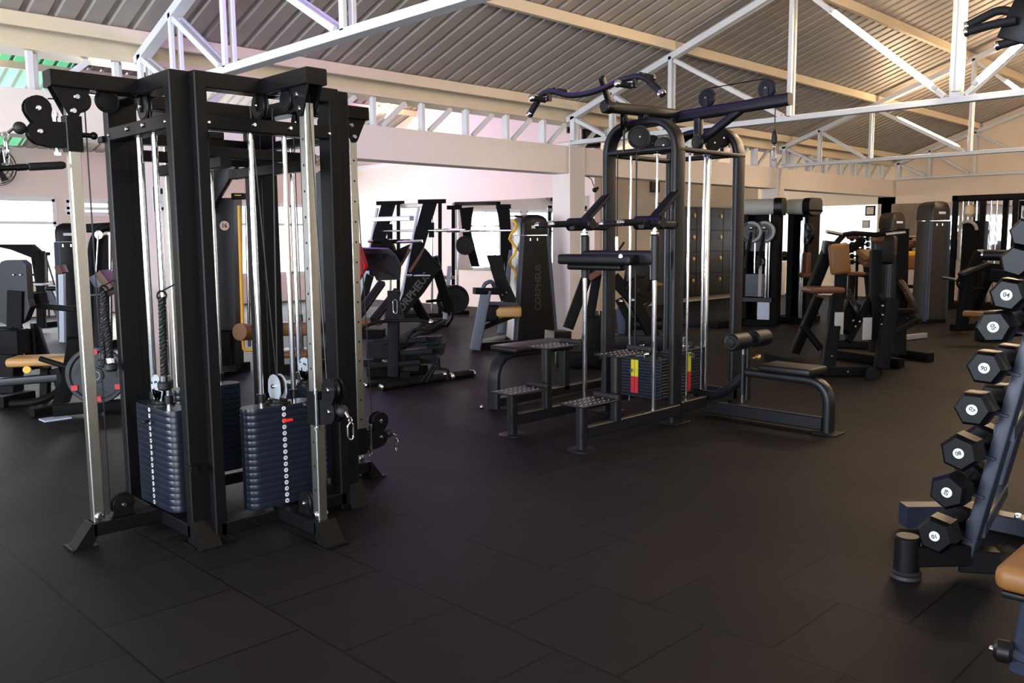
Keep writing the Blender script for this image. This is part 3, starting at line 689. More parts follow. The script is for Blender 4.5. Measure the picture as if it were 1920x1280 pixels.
# assisted knee lever sliding on two chrome posts
for y in (4.16,3.53):
    mb = MB(); mb.cyl((4.9,y,.15),(4.9,y,1.42),.017,16); tp('chrome_post', mb, CHR)
    mb = MB(); mb.cyl((4.9,y,1.06),(4.9,y,1.37),.033,18,ch=.006); sl = tp('sleeve', mb, CHAR)
    mb = MB(); mb.lathe((4.9,y,1.37),Z,[(.024,0),(.028,.006),(.028,.02),(.02,.026)],14); tp('sleeve_cap', mb, CHR, sl)
mb = MB(); mb.flat([(4.9,3.53,1.215),(4.9,4.16,1.215)],.07,.10,ch=.02); tp('lever_crossbar', mb, CHAR)
mb = MB(); mb.box((4.82,3.98,1.20),(.12,.68,.075),.022,3); kp = tp('knee_pad', mb, BVIN)
mb = MB(); mb.box((4.83,4.0,1.145),(.08,.5,.045),.018,3); tp('knee_pad_lower', mb, BVIN)
mb = MB(); mb.cyl((4.86,3.72,1.225),(4.78,3.72,1.225),.012,12); mb.cyl((4.78,3.72,1.225),(4.76,3.72,1.225),.018,14,ch=.003); tp('release_knob', mb, CHR)
mb = MB(); mb.tube([(4.9,3.86,1.25),(4.98,3.86,1.32)],.008,8); mb.cyl((4.9,3.86,1.25),(4.9,3.86,1.36),.012,10); tp('lever_link', mb, CHR)
mb = MB(); mb.cyl((4.9,3.86,1.36),(4.9,3.86,1.97),.004,6); tp('assist_cable', mb, PLAS)
# base beams with step plates
for y in (4.16,3.53):
    mb = MB(); mb.beam((4.10,y,.11),(5.2,y,.11),.05,.08,ch=.006); tp('step_beam', mb, CHAR)
    mb = MB(); mb.flat([(4.13,y,.012),(4.13,y,.30)],.06,.07,up=X,ch=.02); po = tp('step_post', mb, CHAR)
    mb = MB(); mb.lathe((4.13,y,0),Z,[(.095,0),(.095,.008),(.085,.012),(0,.012)],24); tp('foot_disc', mb, CHAR, po)
    mb = MB(); mb.flat([(4.48,y,.14),(4.48,y,.58)],.06,.07,up=X,ch=.02); tp('step_post', mb, CHAR)
    for x, z in ((4.2,.305),(4.56,.585)):
        mb = MB(); mb.box((x,y,z),(.37,.21,.010),.003); st = tp('step_plate', mb, CHAR)
        mb = MB(); mb.box((x+.175,y,z+.018),(.02,.21,.036),.009,3); tp('toe_stop', mb, RUB, st)
        mb = MB()
        for k in range(7):
            for j in (-1,0,1): mb.box((x-.15+.045*k+(.02 if j == 0 else 0),y+.065*j,z+.0062),(.03,.008,.003),.001,rot=Matrix.Rotation(.5,3,'Z'))
        o = tp('step_tread', mb, GREY, st); o['kind'] = 'stuff'
# pulldown seat
mb = MB(); mb.beam((5.65,3.56,.065),(5.65,2.64,.065),.06,.09,ch=.008); tp('seat_beam', mb, CHAR)
mb = MB(); mb.flat([(5.65,2.60,.012),(5.65,2.60,.36),(5.65,3.26,.365)],.06,.10,up=X,fil=.17,ch=.022,n=10); tp('seat_arch', mb, CHAR)
mb = MB(); mb.box((5.65,2.60,.006),(.16,.16,.012),.004); tp('foot_plate', mb, CHAR)
mb = MB(); mb.box((5.65,2.88,.425),(.27,.40,.055),.018,3); tp('seat_pad', mb, BVIN, label='black padded seat')
mb = MB(); mb.flat([(5.65,3.24,.16),(5.65,3.24,.56)],.06,.06,up=X,ch=.015); pst = tp('roller_post', mb, CHAR)
mb = MB(); mb.cyl((5.60,3.24,.14),(5.60,3.24,.57),.013,12,ch=.002); tp('adjust_rod', mb, CHR, pst)
mb = MB(); mb.cyl((5.6,3.24,.20),(5.6,3.24,.50),.017,12,ch=.002); tp('rod_sleeve', mb, CHAR, pst)
mb = MB(); mb.cyl((5.43,3.24,.60),(5.94,3.24,.60),.022,14); rl = tp('roller_bar', mb, CHAR, pst)
for x in (5.53,5.83):
    mb = MB(); mb.cyl((x-.10,3.24,.60),(x+.10,3.24,.60),.062,26,ch=.012); tp('thigh_roller', mb, BVIN)
mb = MB(); mb.lathe((5.432,3.24,.60),-X,[(.03,0),(.034,.004),(.03,.01),(0,.012)],18); tp('roller_cap', mb, PLAS)
mb = MB(); mb.tube([(5.7,3.70,.15),(5.66,3.5,.15),(5.65,3.36,.24),(5.65,3.24,.34)],.034,14,fil=.06); tp('seat_link', mb, CHAR)
mb = MB(); mb.sph((5.75,3.2,.47),.02,12); mb.cyl((5.68,3.2,.47),(5.74,3.2,.47),.008,8); tp('seat_knob', mb, BRASS)
# row bench on the far side
mb = MB(); mb.flat([(4.66,4.9,.012),(4.66,4.9,.43),(5.55,4.9,.43)],.05,.12,up=Y,fil=.2,ch=.02,n=10); tp('row_arch', mb, CHAR)
mb = MB(); mb.box((5.12,4.9,.475),(.72,.30,.05),.018,3); tp('row_seat', mb, BVIN, label='long black row seat')
mb = MB(); mb.beam((4.66,4.9,.06),(6.3,4.9,.06),.07,.07,ch=.006); tp('row_beam', mb, CHAR)
mb = MB(); mb.beam((5.5,4.9,.06),(5.5,4.9,.43),.07,.07,up=X,ch=.006); tp('row_post', mb, CHAR)
mb = MB(); mb.beam((6.05,4.2,.06),(6.05,4.93,.06),.07,.07,ch=.006); tp('row_tie', mb, CHAR)
mb = MB(); mb.sph((4.60,4.98,.02),.018,10); tp('row_bolt', mb, CHR)
# ---------------------------------------------------------------- photo measurements to places in the hall
CAMP = V((0,0,1.348)); FWD = V((math.cos(YAW),math.sin(YAW),0)); RGT = V((math.sin(YAW),-math.cos(YAW),0))
def ray(x, y): return _F + _r*((x-960)/FPX) + _u*((640-y)/FPX)
def at(x, y, d=None, X_=None, Y_=None, z=None):
    r = ray(x, y)
    if d is not None: t = d/r.dot(FWD)
    elif X_ is not None: t = X_/r.x
    elif Y_ is not None: t = Y_/r.y
    else: t = (z-CAMP.z)/r.z
    return CAMP+r*t
def foot(x, y): return at(x, y, z=0)
def ptz(p, z): return V((p.x,p.y,z))
def fb(t, name, pts, w, h, m, fil=0, up=None, ch=.01, n=6):
    """flat tube through measured points; w sideways, h in the sheet of the bend"""
    P = [p if isinstance(p, V) else at(*p) for p in pts]
    mb = MB(); mb.flat(P, w, h, up=up or FWD, fil=fil, ch=min(ch,w*.35,h*.35), n=n); return obj(name, mb, m, t)
def tb(t, name, pts, r, m, fil=0, seg=12):
    P = [p if isinstance(p, V) else at(*p) for p in pts]
    mb = MB(); mb.tube(P, r, seg, fil=fil); return obj(name, mb, m, t)
def pad(t, name, c, size, m, u=X, v=Y, r=.03, label=None):
    c = c if isinstance(c, V) else at(*c); u = V(u).normalized(); v = (V(v)-u*V(v).dot(u)).normalized(); n = u.cross(v)
    mb = MB(); mb.box(V((0,0,0)), size, min(r,min(size)*.45), 3, None)
    R = Matrix((u,v,n)).transposed().to_4x4(); bmesh.ops.transform(mb.bm, matrix=Matrix.Translation(c)@R, verts=mb.bm.verts)
    return obj(name, mb, m, t, label=label)
def disc(t, name, c, ax, r, w, m, hole=.026, label=None):
    c = c if isinstance(c, V) else at(*c); ax = V(ax).normalized(); h = w/2
    mb = MB(); mb.lathe(c-ax*h, ax, [(hole,0),(hole*2.2,0),(hole*2.4,w*.2),(r*.8,w*.2),(r*.86,0),(r*.97,0),(r,w*.12),(r,w*.88),(r*.97,w),(r*.86,w),(r*.8,w*.8),(hole*2.4,w*.8),(hole*2.2,w),(hole,w)], 36)
    return obj(name, mb, m, t, label=label)
def cap(t, p, ax, r, m=CHR, name='end_cap', l=.02):
    mb = MB(); mb.lathe(p, ax, [(r,0),(r*1.1,l*.2),(r*1.1,l*.7),(r*.7,l),(0,l*1.05)], 14); return obj(name, mb, m, t)
def plate_px(t, name, pts, d, th, m, label=None):
    """flat panel outlined by measured points on an upright sheet at distance d"""
    P = [at(x,y,d) if len(q)==0 else at(x,y,q[0]) for x,y,*q in pts]
    mb = MB(); mb.loft([[p-FWD*th/2 for p in P],[p+FWD*th/2 for p in P]]); return obj(name, mb, m, t, False, label=label)
# ---------------------------------------------------------------- dumbbell tree on the right
rk = thing('dumbbell_rack', 'slate blue upright dumbbell tree with cradles at the right edge', 'dumbbell rack', (3.75,1.05,0))
DB = [(1752,1005,.075,'10',200),(1775,923,.073,'09',75),(1797,850,.074,'08',20),(1822,768,.07,'07',-40),(1845,690,.068,'06',170),(1862,613,.066,'05',-60),(1887,553,.064,'04',-8),(1905,490,.06,'',15),(1921,437,.056,'',0)]
legY = lambda z: 1.085-.2*z
NAVY = mat('slate_blue_frame','#1c2230',.4,0,.5,.08,15)
mb = MB(); mb.flat([(3.60,legY(.03),.03),(3.60,legY(1.5),1.5)], .05, .07, up=X, ch=.006); lg = obj('cradle_leg', mb, NAVY, rk)
mb = MB(); mb.flat([(3.60,.60,.03),(3.60,.78,1.5)], .05, .07, up=X, ch=.006); obj('cradle_leg', mb, NAVY, rk)
for y0, y1 in ((1.19,1.19-.2*1.45),(.5,.74)):
    mb = MB(); mb.flat([(4.27,y0,.09),(4.27,y1,1.5)], .07, .08, up=X, ch=.006); obj('rear_leg', mb, NAVY, rk)
for y, y1, z in ((.965,1.07,.60),(1.045,1.15,.20),(.785,.80,1.46),(.67,.59,.6)):
    mb = MB(); mb.beam((3.60,y,z),(4.27,y1,z),.07,.06,ch=.005); obj('cross_bar', mb, NAVY, rk)
mb = MB(); mb.beam((4.27,1.24,.05),(4.27,.45,.05),.09,.08,ch=.005); obj('base_rail', mb, NAVY, rk)
mb = MB(); bolt_mb((4.24,1.06,.09),Z,.016,.02,mb); obj('rail_bolt', mb, CHR, rk)
mb = MB(); mb.beam((4.24,1.22,.07),(4.0,1.47,.07),.09,.1,ch=.005); obj('splayed_foot', mb, NAVY, rk)
mb = MB(); mb.beam((3.66,.98,.075),(3.58,1.10,.075),.08,.09,ch=.005); mb2 = MB(); mb2.beam((3.60,1.07,.10),(3.44,1.22,.10),.085,.085,ch=.006); obj('splayed_foot', mb, BLK, rk); obj('front_foot', mb2, BLK, rk)
mb = MB(); mb.cyl((3.42,1.235,.03),(3.42,1.235,.175),.048,22,ch=.006); obj('foot_tube', mb, BLK, rk)
mb = MB(); mb.lathe((3.42,1.235,0),Z,[(.052,0),(.058,.008),(.054,.02),(.058,.03),(.05,.038),(0,.038)],22); obj('rubber_foot', mb, RUB, rk)
names = {'10':'bottom','09':'second from the bottom','08':'third from the bottom','07':'fourth from the bottom','06':'fifth from the bottom','05':'sixth from the bottom','04':'seventh from the bottom'}
for i, (px, py, r, num, an) in enumerate(DB):
    p = at(px, py, X_=3.42); y, z = p.y, p.z
    if num: lab = 'black rubber hex dumbbell marked %s, %s on the slate blue tree' % (num, names[num])
    else: lab = ('black hex dumbbell without a visible number, eighth up the slate blue tree','black hex dumbbell highest on the slate blue tree, at the right edge')[i-7]
    t = thing('dumbbell', lab, 'dumbbell', (3.58,y,z), 0, 'hex dumbbells on the slate blue tree')
    mb = MB(); mb.lathe((3.53,y,z),X,[(.014,0),(.0165,.03),(.0175,.07),(.0165,.11),(.014,.14)],14); obj('handle', mb, CHR, t)
    for x0, x1 in ((3.42,3.53),(3.67,3.78)):
        mb = MB(); a0 = an*.3+12
        hx = lambda q, x: [(x, y+q*math.cos(math.radians(a0+60*k)), z+q*math.sin(math.radians(a0+60*k))) for k in range(6)]
        L = x1-x0; mb.loft([hx(r*.80,x0),hx(r*.86,x0+.004),hx(r,x0+.018),hx(r,x1-.018),hx(r*.86,x1-.004),hx(r*.8,x1)])
        hd = obj('hex_head', mb, DBR, t)
        if x0 < 3.5 and num:
            mb = MB(); mb.lathe((x0+.0005,y,z),-X,[(.0195,0),(.0195,.0015),(0,.0015)],22); dk = obj('number_disc', mb, LABW, hd)
            u = V((0,-math.cos(math.radians(an)),math.sin(math.radians(an)))); v = V((0,math.sin(math.radians(an)),math.cos(math.radians(an))))
            tx = text(num, .022, (x0-.0014,y,z), u, v, .0006); bmesh.ops.transform(tx.bm, matrix=world_of(hd).inverted(), verts=tx.bm.verts); obj('number', tx, INK, hd, False, local=True)
    dY = legY(z)
    mb = MB(); mb.beam((3.60,dY,z-.035),(3.60,y,z-.020),.085,.012,ch=.002); obj('cradle', mb, NAVY, rk)
# bench in the bottom right corner
bn = thing('weight_bench', 'tan topped bench with slate leg cut by the bottom right corner', 'bench', (2.85,.45,0))
pad(bn, 'bench_pad', V((2.78,.37,.40)), (.40,.66,.075), TAN, r=.03)
mb = MB(); mb.box((2.78,.37,.352),(.37,.62,.02),.006,2); obj('pad_board', mb, BLK, bn)
fb(bn,'bench_leg',[V((2.86,.66,.03)),V((2.82,.62,.35))],.10,.07,NAVY,up=X)
fb(bn,'bench_leg',[V((2.86,.14,.03)),V((2.82,.2,.35))],.10,.07,NAVY,up=X)
mb = MB(); mb.beam((2.86,.64,.03),(2.86,.1,.03),.08,.06); obj('base_bar', mb, NAVY, bn)
mb = MB(); mb.cyl((2.79,.74,.10),(2.80,.69,.10),.034,18,ch=.01); obj('wheel', mb, PLAS, bn)
mb = MB(); mb.beam((2.86,.62,.06),(2.81,.70,.10),.03,.03); obj('wheel_bracket', mb, NAVY, bn)
mb = MB(); bolt_mb((2.79,.743,.10),(-.3,1,0),.01,.01,mb); obj('wheel_bolt', mb, CHR, bn)
# chin station reaching into the top right corner
cs = thing('chin_station', 'black chin-up handles with chrome ends on a bracket in the top right corner', 'chin-up station', (4.9,.72,0))
mb = MB(); mb.flat([(4.9,.72,.01),(4.9,.72,2.36),(4.6,1.2,2.36)],.09,.09,up=X,fil=.12,ch=.02); obj('post', mb, CHAR, cs)
mb = MB(); mb.box((4.9,.72,.01),(.4,.4,.02),.004); obj('base_plate', mb, CHAR, cs)
mb = MB(); mb.box((4.6,1.25,2.33),(.05,.16,.19),.008,2,Matrix.Rotation(.4,3,'X')); obj('bracket', mb, BLK, cs)
for pts in ([(4.6,1.28,2.37),(4.6,1.36,2.405),(4.6,1.49,2.355)],[(4.55,1.27,2.33),(4.55,1.36,2.33),(4.55,1.475,2.315)],[(4.6,1.26,2.25),(4.6,1.35,2.24)]):
    mb = MB(); mb.tube(pts,.02,14,fil=.04); g = obj('grip', mb, FOAM, cs)
    d = (V(pts[-1])-V(pts[-2])).normalized(); cap(g, V(pts[-1]), d, .021)
# ---------------------------------------------------------------- machines on the right and at the back
# plate loaded seated machine with tan pads
pm = thing('plate_loaded_press', 'black plate-loaded press with tan back pad and rust seat pad, right of the tower', 'gym machine', (8.9,3.9,0))
F = lambda x, y, z=.05: ptz(foot(x,y), z)
def base(t, pts, w=.09, h=.09, m=MBLK, name='base_bar'):
    for a, b in zip(pts, pts[1:]):
        mb = MB(); mb.beam(ptz(a,h/2+.005),ptz(b,h/2+.005),w,h,ch=.006); obj(name, mb, m, t)
A0, A1, A2, A3 = foot(1440,676), foot(1540,705), foot(1637,703), foot(1745,678)
base(pm,[A0,A1]); base(pm,[foot(1545,668),foot(1690,690)]); base(pm,[A1,foot(1650,704)])
base(pm,[foot(1632,712),foot(1680,668),A3]); base(pm,[foot(1555,650),foot(1640,655)])
D = 8.6
fb(pm,'seat_post',[(1570,555,D),(1552,690,8.35)],.10,.12,MBLK,up=RGT)
fb(pm,'rear_leg',[(1535,555,D+.2),(1490,660,9.0)],.08,.09,MBLK,up=RGT)
fb(pm,'strut',[(1505,610,D+.3),(1540,655,D+.2)],.06,.06,MBLK,up=RGT)
fb(pm,'back_post',[(1553,468,D+.1),(1522,545,D+.2)],.09,.11,MBLK,up=RGT)
fb(pm,'back_post_cap',[(1556,452,D+.1),(1552,476,D+.1)],.10,.12,PLAS,up=RGT)
fb(pm,'pad_support',[(1577,508,D),(1575,560,D)],.09,.10,MBLK,up=RGT)
uz = (Z*1-RGT*.0-FWD*.1).normalized()
pad(pm,'seat_pad',(1543,543,D-.05),(.34,.32,.06),ORNG,u=RGT,v=FWD,label='rust brown seat pad')
pad(pm,'back_pad',(1574,485,D-.12),(.20,.30,.07),TAN,u=RGT+Z*.12,v=Z-RGT*.12,r=.035,label='tan upright back pad')
fb(pm,'press_arm',[(1582,440,D+.1),(1566,458,D+.1)],.05,.05,MBLK,up=RGT)
tb(pm,'press_bar',[(1582,440,D+.1),(1600,437,D+.1),(1640,440,D+.1),(1672,436,D+.1)],.024,MBLK)
for a, b in (((1580,440,D+.1),(1550,434,D)),((1660,440,D),(1697,436,D))):
    h = tb(pm,'handle',[a,b],.018,CHR)
pad(pm,'shoulder_pad',(1599,443,D+.2),(.13,.06,.06),ORNG,u=RGT,v=Z); pad(pm,'shoulder_pad',(1645,448,D+.2),(.13,.08,.07),ORNG,u=RGT,v=Z)
fb(pm,'lever',[(1590,470,D+.2),(1618,450,D+.3)],.05,.06,MBLK,up=RGT); fb(pm,'lever',[(1592,461,D+.2),(1612,459,D+.3)],.04,.05,MBLK,up=RGT)
pad(pm,'rear_back_pad',(1655,468,D+.3),(.24,.30,.09),BVIN,u=RGT,v=Z,r=.04); pad(pm,'rear_pad_side',(1672,462,D+.36),(.10,.22,.07),ORNG,u=RGT,v=Z)
fb(pm,'upright',[(1642,470,D+.2),(1640,660,D)],.09,.10,MBLK,up=RGT); fb(pm,'upright',[(1690,430,D+.8),(1684,665,D+.6)],.11,.13,MBLK,up=RGT)
fb(pm,'front_leg',[(1672,560,8.3),(1652,690,8.2)],.10,.12,MBLK,up=RGT); fb(pm,'gusset',[(1650,555,8.4),(1672,580,8.3)],.06,.06,MBLK,up=RGT)
fb(pm,'strut',[(1590,640,D),(1640,545,D+.2)],.06,.07,MBLK,up=RGT); fb(pm,'strut',[(1600,570,D+.1),(1580,620,D)],.12,.13,MBLK,up=RGT)
fb(pm,'cross_arm',[(1650,583,8.4),(1710,583,8.6)],.05,.05,MBLK,up=Z); fb(pm,'cross_arm',[(1668,628,8.3),(1715,600,8.6)],.06,.07,MBLK,up=Z)
for k in range(3): disc(pm,'weight_plate',(1597+4*k,566+6*k,D+.1-.05*k),RGT-FWD*.4+Z*.3,.13,.035,PLAS)
disc(pm,'weight_plate',(1703,556,D+.5),RGT*1.0-FWD*.25+Z*.5,.20,.035,BRN,label='brown weight plate')
fb(pm,'plate_peg',[(1700,583,8.6),(1722,605,8.6)],.05,.05,MBLK)
for x, y in ((1626,616),(1573,606)):
    pad(pm,'foot_tread',(x,y,8.45),(.09,.22,.012),GREY,u=RGT,v=Z+RGT*.35,r=.004,label='ribbed grey foot plate')
for k,(x,y) in enumerate(((1655,573),(1655,590),(1653,608),(1600,601),(1612,603),(1604,612),(1560,668),(1548,690),(1590,697))):
    mb = MB(); mb.sph(at(x,y,8.22),.014,8); obj('bolt', mb, CHR, pm)
fb(pm,'stub_foot',[foot(1680,640)+Z*.04,foot(1735,634)+Z*.04],.07,.05,GREY)

# selectorised tower machines with rounded shrouds
def shroud(name, label, p, u, w, dep, h, m=PLAS, taper=.78, logo=None, group=None):
    """p = left front floor corner, u = direction along the broad front"""
    t = thing(name, label, 'gym machine', tuple(p), 0, group); u = V(u).normalized(); n = Z.cross(u)   # n points away from the front
    def prism(w0, w1, d0, d1, z0, z1, off, mm, nm, r=.05):
        mb = MB(); c = p+u*w/2+n*dep/2
        rr = lambda a, b, z: [c+u*x+n*y+Z*z for x, y in rrect(a/2, b/2, min(r,a*.3,b*.3), 4)]
        mb.loft([rr(w0,d0,z0),rr(w1,d1,z1)]); return obj(nm, mb, mm, t)
    prism(w*1.02,w*1.02,dep*1.04,dep*1.04,.0,.06,0,MBLK,'base')
    wt = w*taper; sh = prism(w,wt,dep,dep*.9,.06,h*.84,0,m,'shroud')
    mb = MB(); c = p+u*w/2+n*dep/2; rings = []
    for z, f in ((h*.845,1.0),(h*.93,.98),(h*.97,.86),(h*.99,.62),(h,.3)):
        rings.append([c+u*x*f*wt*1.06+n*y*dep*.98*(.6+.4*f)+Z*z for x, y in rrect(.5,.5,.14,4)])
    mb.loft(rings); hd = obj('head_cover', mb, m, t)
    for s in (-1,1):
        a = p+u*(w/2+s*w*.5)+n*dep*.5; b = p+u*(w/2+s*wt*.5)+n*dep*.5
        a, b = a-n*dep*.36, b-n*dep*.33
        mb = MB(); mb.beam(a+Z*.03,b+Z*h*.84,.05,dep*.2,up=n,ch=.006); obj('side_frame', mb, SLATE, t)
    mb = MB(); e = p+u*w*.42-n*.0+n*(dep*.05*.9)
    mb.box(c-n*dep*.475+Z*(h*.90),(.001,.001,.001)); mb.bm.clear()
    q = c-n*(dep*.49)+Z*h*.905
    mb.loft([[q+u*x-n*k+Z*y for x,y in ((-.06,-.018),(.06,-.018),(.06,.018),(-.06,.018))] for k in (0,.006)]); obj('badge', mb, LABW, hd)
    for dx in (-.07,.03):
        mb = MB(); q = c-n*(dep*.452)+u*dx+Z*h*.80
        mb.cyl(q+Z*.0,q+Z*.035,.012,10); obj('rod_end', mb, CHR, sh)
    if logo:
        q = c-n*(dep*.475+.004)+u*w*.05+Z*h*.44
        tx = text(logo, .118, q, Z, -u, .004, 1.0); M = world_of(sh).inverted(); bmesh.ops.transform(tx.bm, matrix=M, verts=tx.bm.verts); obj('lettering', tx, INKG, sh, False, local=True)
    return t
INKG = mat('dull_gold_lettering','#35312a',.35,.2,.5,.1,30)
p0 = foot(966,648)
sm = shroud('shrouded_weight_tower','dark shrouded weight tower with vertical lettering, beside the white pillar behind the step plates',ptz(p0,0),(.93,-.36,0),.60,.34,1.66,logo='CORPHEUS',taper=.62)
fb(sm,'foot_box',[(1030,630,10.4),(1062,630,10.5)],.25,.14,PLAS,up=Z)
shroud('shrouded_weight_tower','brown-black shrouded weight tower just left of the tall open cable rack',ptz(foot(1738,606),0),(.85,-.52,0),.36,.40,1.88,m=LOCK,taper=.92)
shroud('shrouded_weight_tower','shrouded weight tower with brown head cover behind the tan pad press',ptz(foot(1665,592),0),(.85,-.52,0),.30,.40,1.75,m=LOCK,taper=.9)

# twin cam cable machines either side of the far pillar
def cam_machine(label, xl, xr, ybase, ytop, d, inner=True):
    L, R = at(xl,ybase,d), at(xr,ybase,d-.25); L.z = R.z = 0; u = (R-L).normalized(); n = Z.cross(u); w = (R-L).length; h = at((xl+xr)/2,ytop,d).z
    t = thing('cam_cable_machine', label, 'gym machine', tuple(L), 0)
    P = lambda a, o, z: L+u*a+n*o+Z*z
    for a in (0.04,w-.04):
        mb = MB(); mb.beam(P(a,.25,0),P(a,.25,h-.1),.10,.35,up=n,ch=.01); obj('side_panel', mb, MBLK, t)
    mb = MB(); mb.beam(P(0,.25,.05),P(w,.25,.05),.6,.1,ch=.01); obj('base', mb, MBLK, t)
    mb = MB(); mb.flat([P(-.02,.2,h-.08),P(w+.02,.2,h-.08)],.36,.24,up=Z,ch=.09); obj('head_cover', mb, GREY, t, label='pale grey rounded head cover')
    mb = MB(); mb.flat([P(w-.06,.2,h-.08),P(w+.06,.2,h-.08)],.40,.26,up=Z,ch=.09); obj('cover_end', mb, PLAS, t)
    mb = MB(); mb.beam(P(0,.4,.1),P(w,.4,.1),.02,.02); mb.bm.clear(); mb.plate(P(w/2,.43,0),u,Z,[(-w/2,.1),(w/2,.1),(w/2,h-.1),(-w/2,h-.1)],.03); obj('back_panel', mb, MBLK, t)
    if inner:
        for k, a in enumerate((w*.30,w*.66)):
            c = P(a,.0,h-.46)
            cm = disc(t,'cam',c,n,.17,.05,PLAS,.03)
            mb = MB(); mb.ring(c-n*.03,n,.14,.022,22,8,-80,110); obj('cam_rim', mb, GREY, cm)
            mb = MB(); mb.beam(c-n*.04,c-n*.06-Z*.38-u*.06,.035,.02,up=n); obj('cam_arm', mb, MBLK, cm)
            mb = MB(); mb.cyl(c-n*.06-Z*.36-u*.06,c-n*.09-Z*.55-u*.07,.022,12); obj('hand_grip', mb, FOAM, cm)
            mb = MB(); mb.sph(c-n*.06+Z*.06,.03,10); obj('cam_hub', mb, CHR, cm)
        mb = MB(); mb.plate(P(w*.48,.03,h-.66),u,Z,rrect(w*.36,.09,.05),.03); obj('cam_plate', mb, CHAR, t)
        mb = MB(); mb.bx(V((0,0,0)),V((.01,.01,.01))); mb.bm.clear(); mb.plate(P(w*.42,.06,.62),u,Z,[(-.14,-.17),(.14,-.17),(.14,.17),(-.14,.17)],.12); obj('weight_stack', mb, STK, t)
        for a, z0, z1, r in ((w*.40,.8,h-.5,.012),(w*.72,.3,h-.5,.02),(w*.8,.25,h-.2,.012)):
            mb = MB(); mb.cyl(P(a,.02,z0),P(a,.02,z1),r,12); obj('guide_rod', mb, CHR, t)
        disc(t,'pulley',P(w*.57,.0,.98),n,.06,.03,PLAS,.012)
        mb = MB(); mb.beam(P(w*.57,0,.45),P(w*.57,0,.92),.05,.012,up=n); obj('weight_link', mb, GREY, t)
        mb = MB(); mb.beam(P(.05,.02,.40),P(w-.05,.02,.40),.06,.07); obj('cross_bar', mb, CHAR, t)
        mb = MB(); mb.plate(P(w*.68,.02,.22),u,Z,[(-.09,-.15),(.09,-.15),(.09,.15),(-.09,.15)],.04); obj('guard_plate', mb, SILV, t)
    else:
        for a, z0, z1 in ((w*.93,.1,h-.3),(w*1.02,.1,h-.25)):
            mb = MB(); mb.cyl(P(a,-.05,z0),P(a,-.05,z1),.02,12); obj('guide_rod', mb, CHR, t)
        disc(t,'cam',P(w+.08,-.05,h-.5),n+u*.6,.16,.05,PLAS)
        mb = MB(); mb.beam(P(w,0,h-.14),P(w+.28,0,h-.16),.03,.03); obj('handle_arm', mb, MBLK, t)
    return t
cam_machine('black cable machine with twin cams and a pale head cover, left of the far pillar',1386,1452,594,378,13.3)
cam_machine('black cable machine with a plain dark back, right of the far pillar',1468,1504,590,378,13.6,False)
pad(thing('exercise_platform','low dark platform in front of the locker panel behind the tower','platform',tuple(foot(1350,598))),'deck',ptz(foot(1350,602),.05)-Y*.35,(2.0,.7,.10),MBLK,u=(.98,-.1,0),v=(.1,1,0),r=.01)

# upright cable rack near the gable wall
cr = thing('cable_rack','tall black open cable rack against the mirror, behind the dumbbell tree','cable rack',(16.6,4.6,0))
RX = 17.3
def rp(x, y): return at(x, y, X_=RX)
zt = rp(1790,372).z
ys = [rp(x,420).y for x in (1790,1815,1842,1870,1903,1935)]
for i, y in enumerate(ys):
    mb = MB(); mb.beam((RX+(.0 if i%2==0 else .45),y,0),(RX+(.0 if i%2==0 else .45),y,zt),.09,.09,up=X,ch=.01); obj('post', mb, MBLK, cr)
for dx in (0,.45):
    mb = MB(); mb.beam((RX+dx,ys[0]+.05,zt),(RX+dx,ys[-1]-.05,zt),.1,.1,ch=.01); obj('top_rail', mb, MBLK, cr)
    mb = MB(); mb.beam((RX+dx,ys[0]+.05,.05),(RX+dx,ys[-1]-.05,.05),.1,.1,ch=.01); obj('base_rail', mb, MBLK, cr)
for y in (ys[0],ys[-1]):
    mb = MB(); mb.beam((RX-.05,y,zt),(RX+.5,y,zt),.1,.1,ch=.01); obj('side_rail', mb, MBLK, cr)
for k, (a, b) in enumerate(((ys[0],ys[1]),(ys[1],ys[2]),(ys[2],ys[3]))):
    for f in (.3,.7):
        mb = MB(); mb.cyl((RX+.2,a+(b-a)*f,.1),(RX+.2,a+(b-a)*f,zt),.018,12); obj('guide_rod', mb, CHR, cr)
mb = MB(); mb.bx((RX+.1,ys[2],.06),(RX+.4,ys[0]-.1,1.62),.02); obj('stack_shroud', mb, MBLK, cr)
mb = MB(); mb.bx((RX+.06,ys[1]-.05,1.70),(RX+.4,ys[0]-.12,1.92),.05); obj('head_cover', mb, CREAM, cr)
mb = MB(); mb.ring((RX+.02,(ys[0]+ys[1])/2-.1,1.45),X,.16,.03,20,8,0,170); obj('cam', mb, GREY, cr)

# machine with a padded roller, in front of the gable wall
lr = thing('leg_curl_machine','dark machine with a chrome-ended roller bar, left of the upper dumbbells','gym machine',tuple(foot(1800,620)))
Dl = 11.9
fb(lr,'front_leg',[(1818,505,Dl),(1802,618,Dl)],.12,.13,MBLK,up=RGT); fb(lr,'rear_leg',[(1855,520,Dl+.2),(1822,590,Dl+.5)],.08,.10,MBLK,up=RGT)
base(lr,[foot(1785,620),foot(1835,617)]); base(lr,[foot(1805,619),foot(1900,600)])
fb(lr,'swing_arm',[(1835,472,Dl),(1826,492,Dl),(1820,515,Dl)],.09,.10,MBLK,up=RGT)
tb(lr,'roller',[(1845,478,Dl),(1925,479,Dl-.3)],.075,BVIN,seg=18); tb(lr,'roller_cap',[(1833,478,Dl+.05),(1845,478,Dl)],.08,CHR,seg=18)
pad(lr,'thigh_pad',(1826,505,Dl-.1),(.40,.18,.07),BVIN,u=RGT+Z*.45,v=FWD); fb(lr,'rear_frame',[(1840,500,Dl+.2),(1900,505,Dl+.2)],.16,.12,MBLK,up=Z)
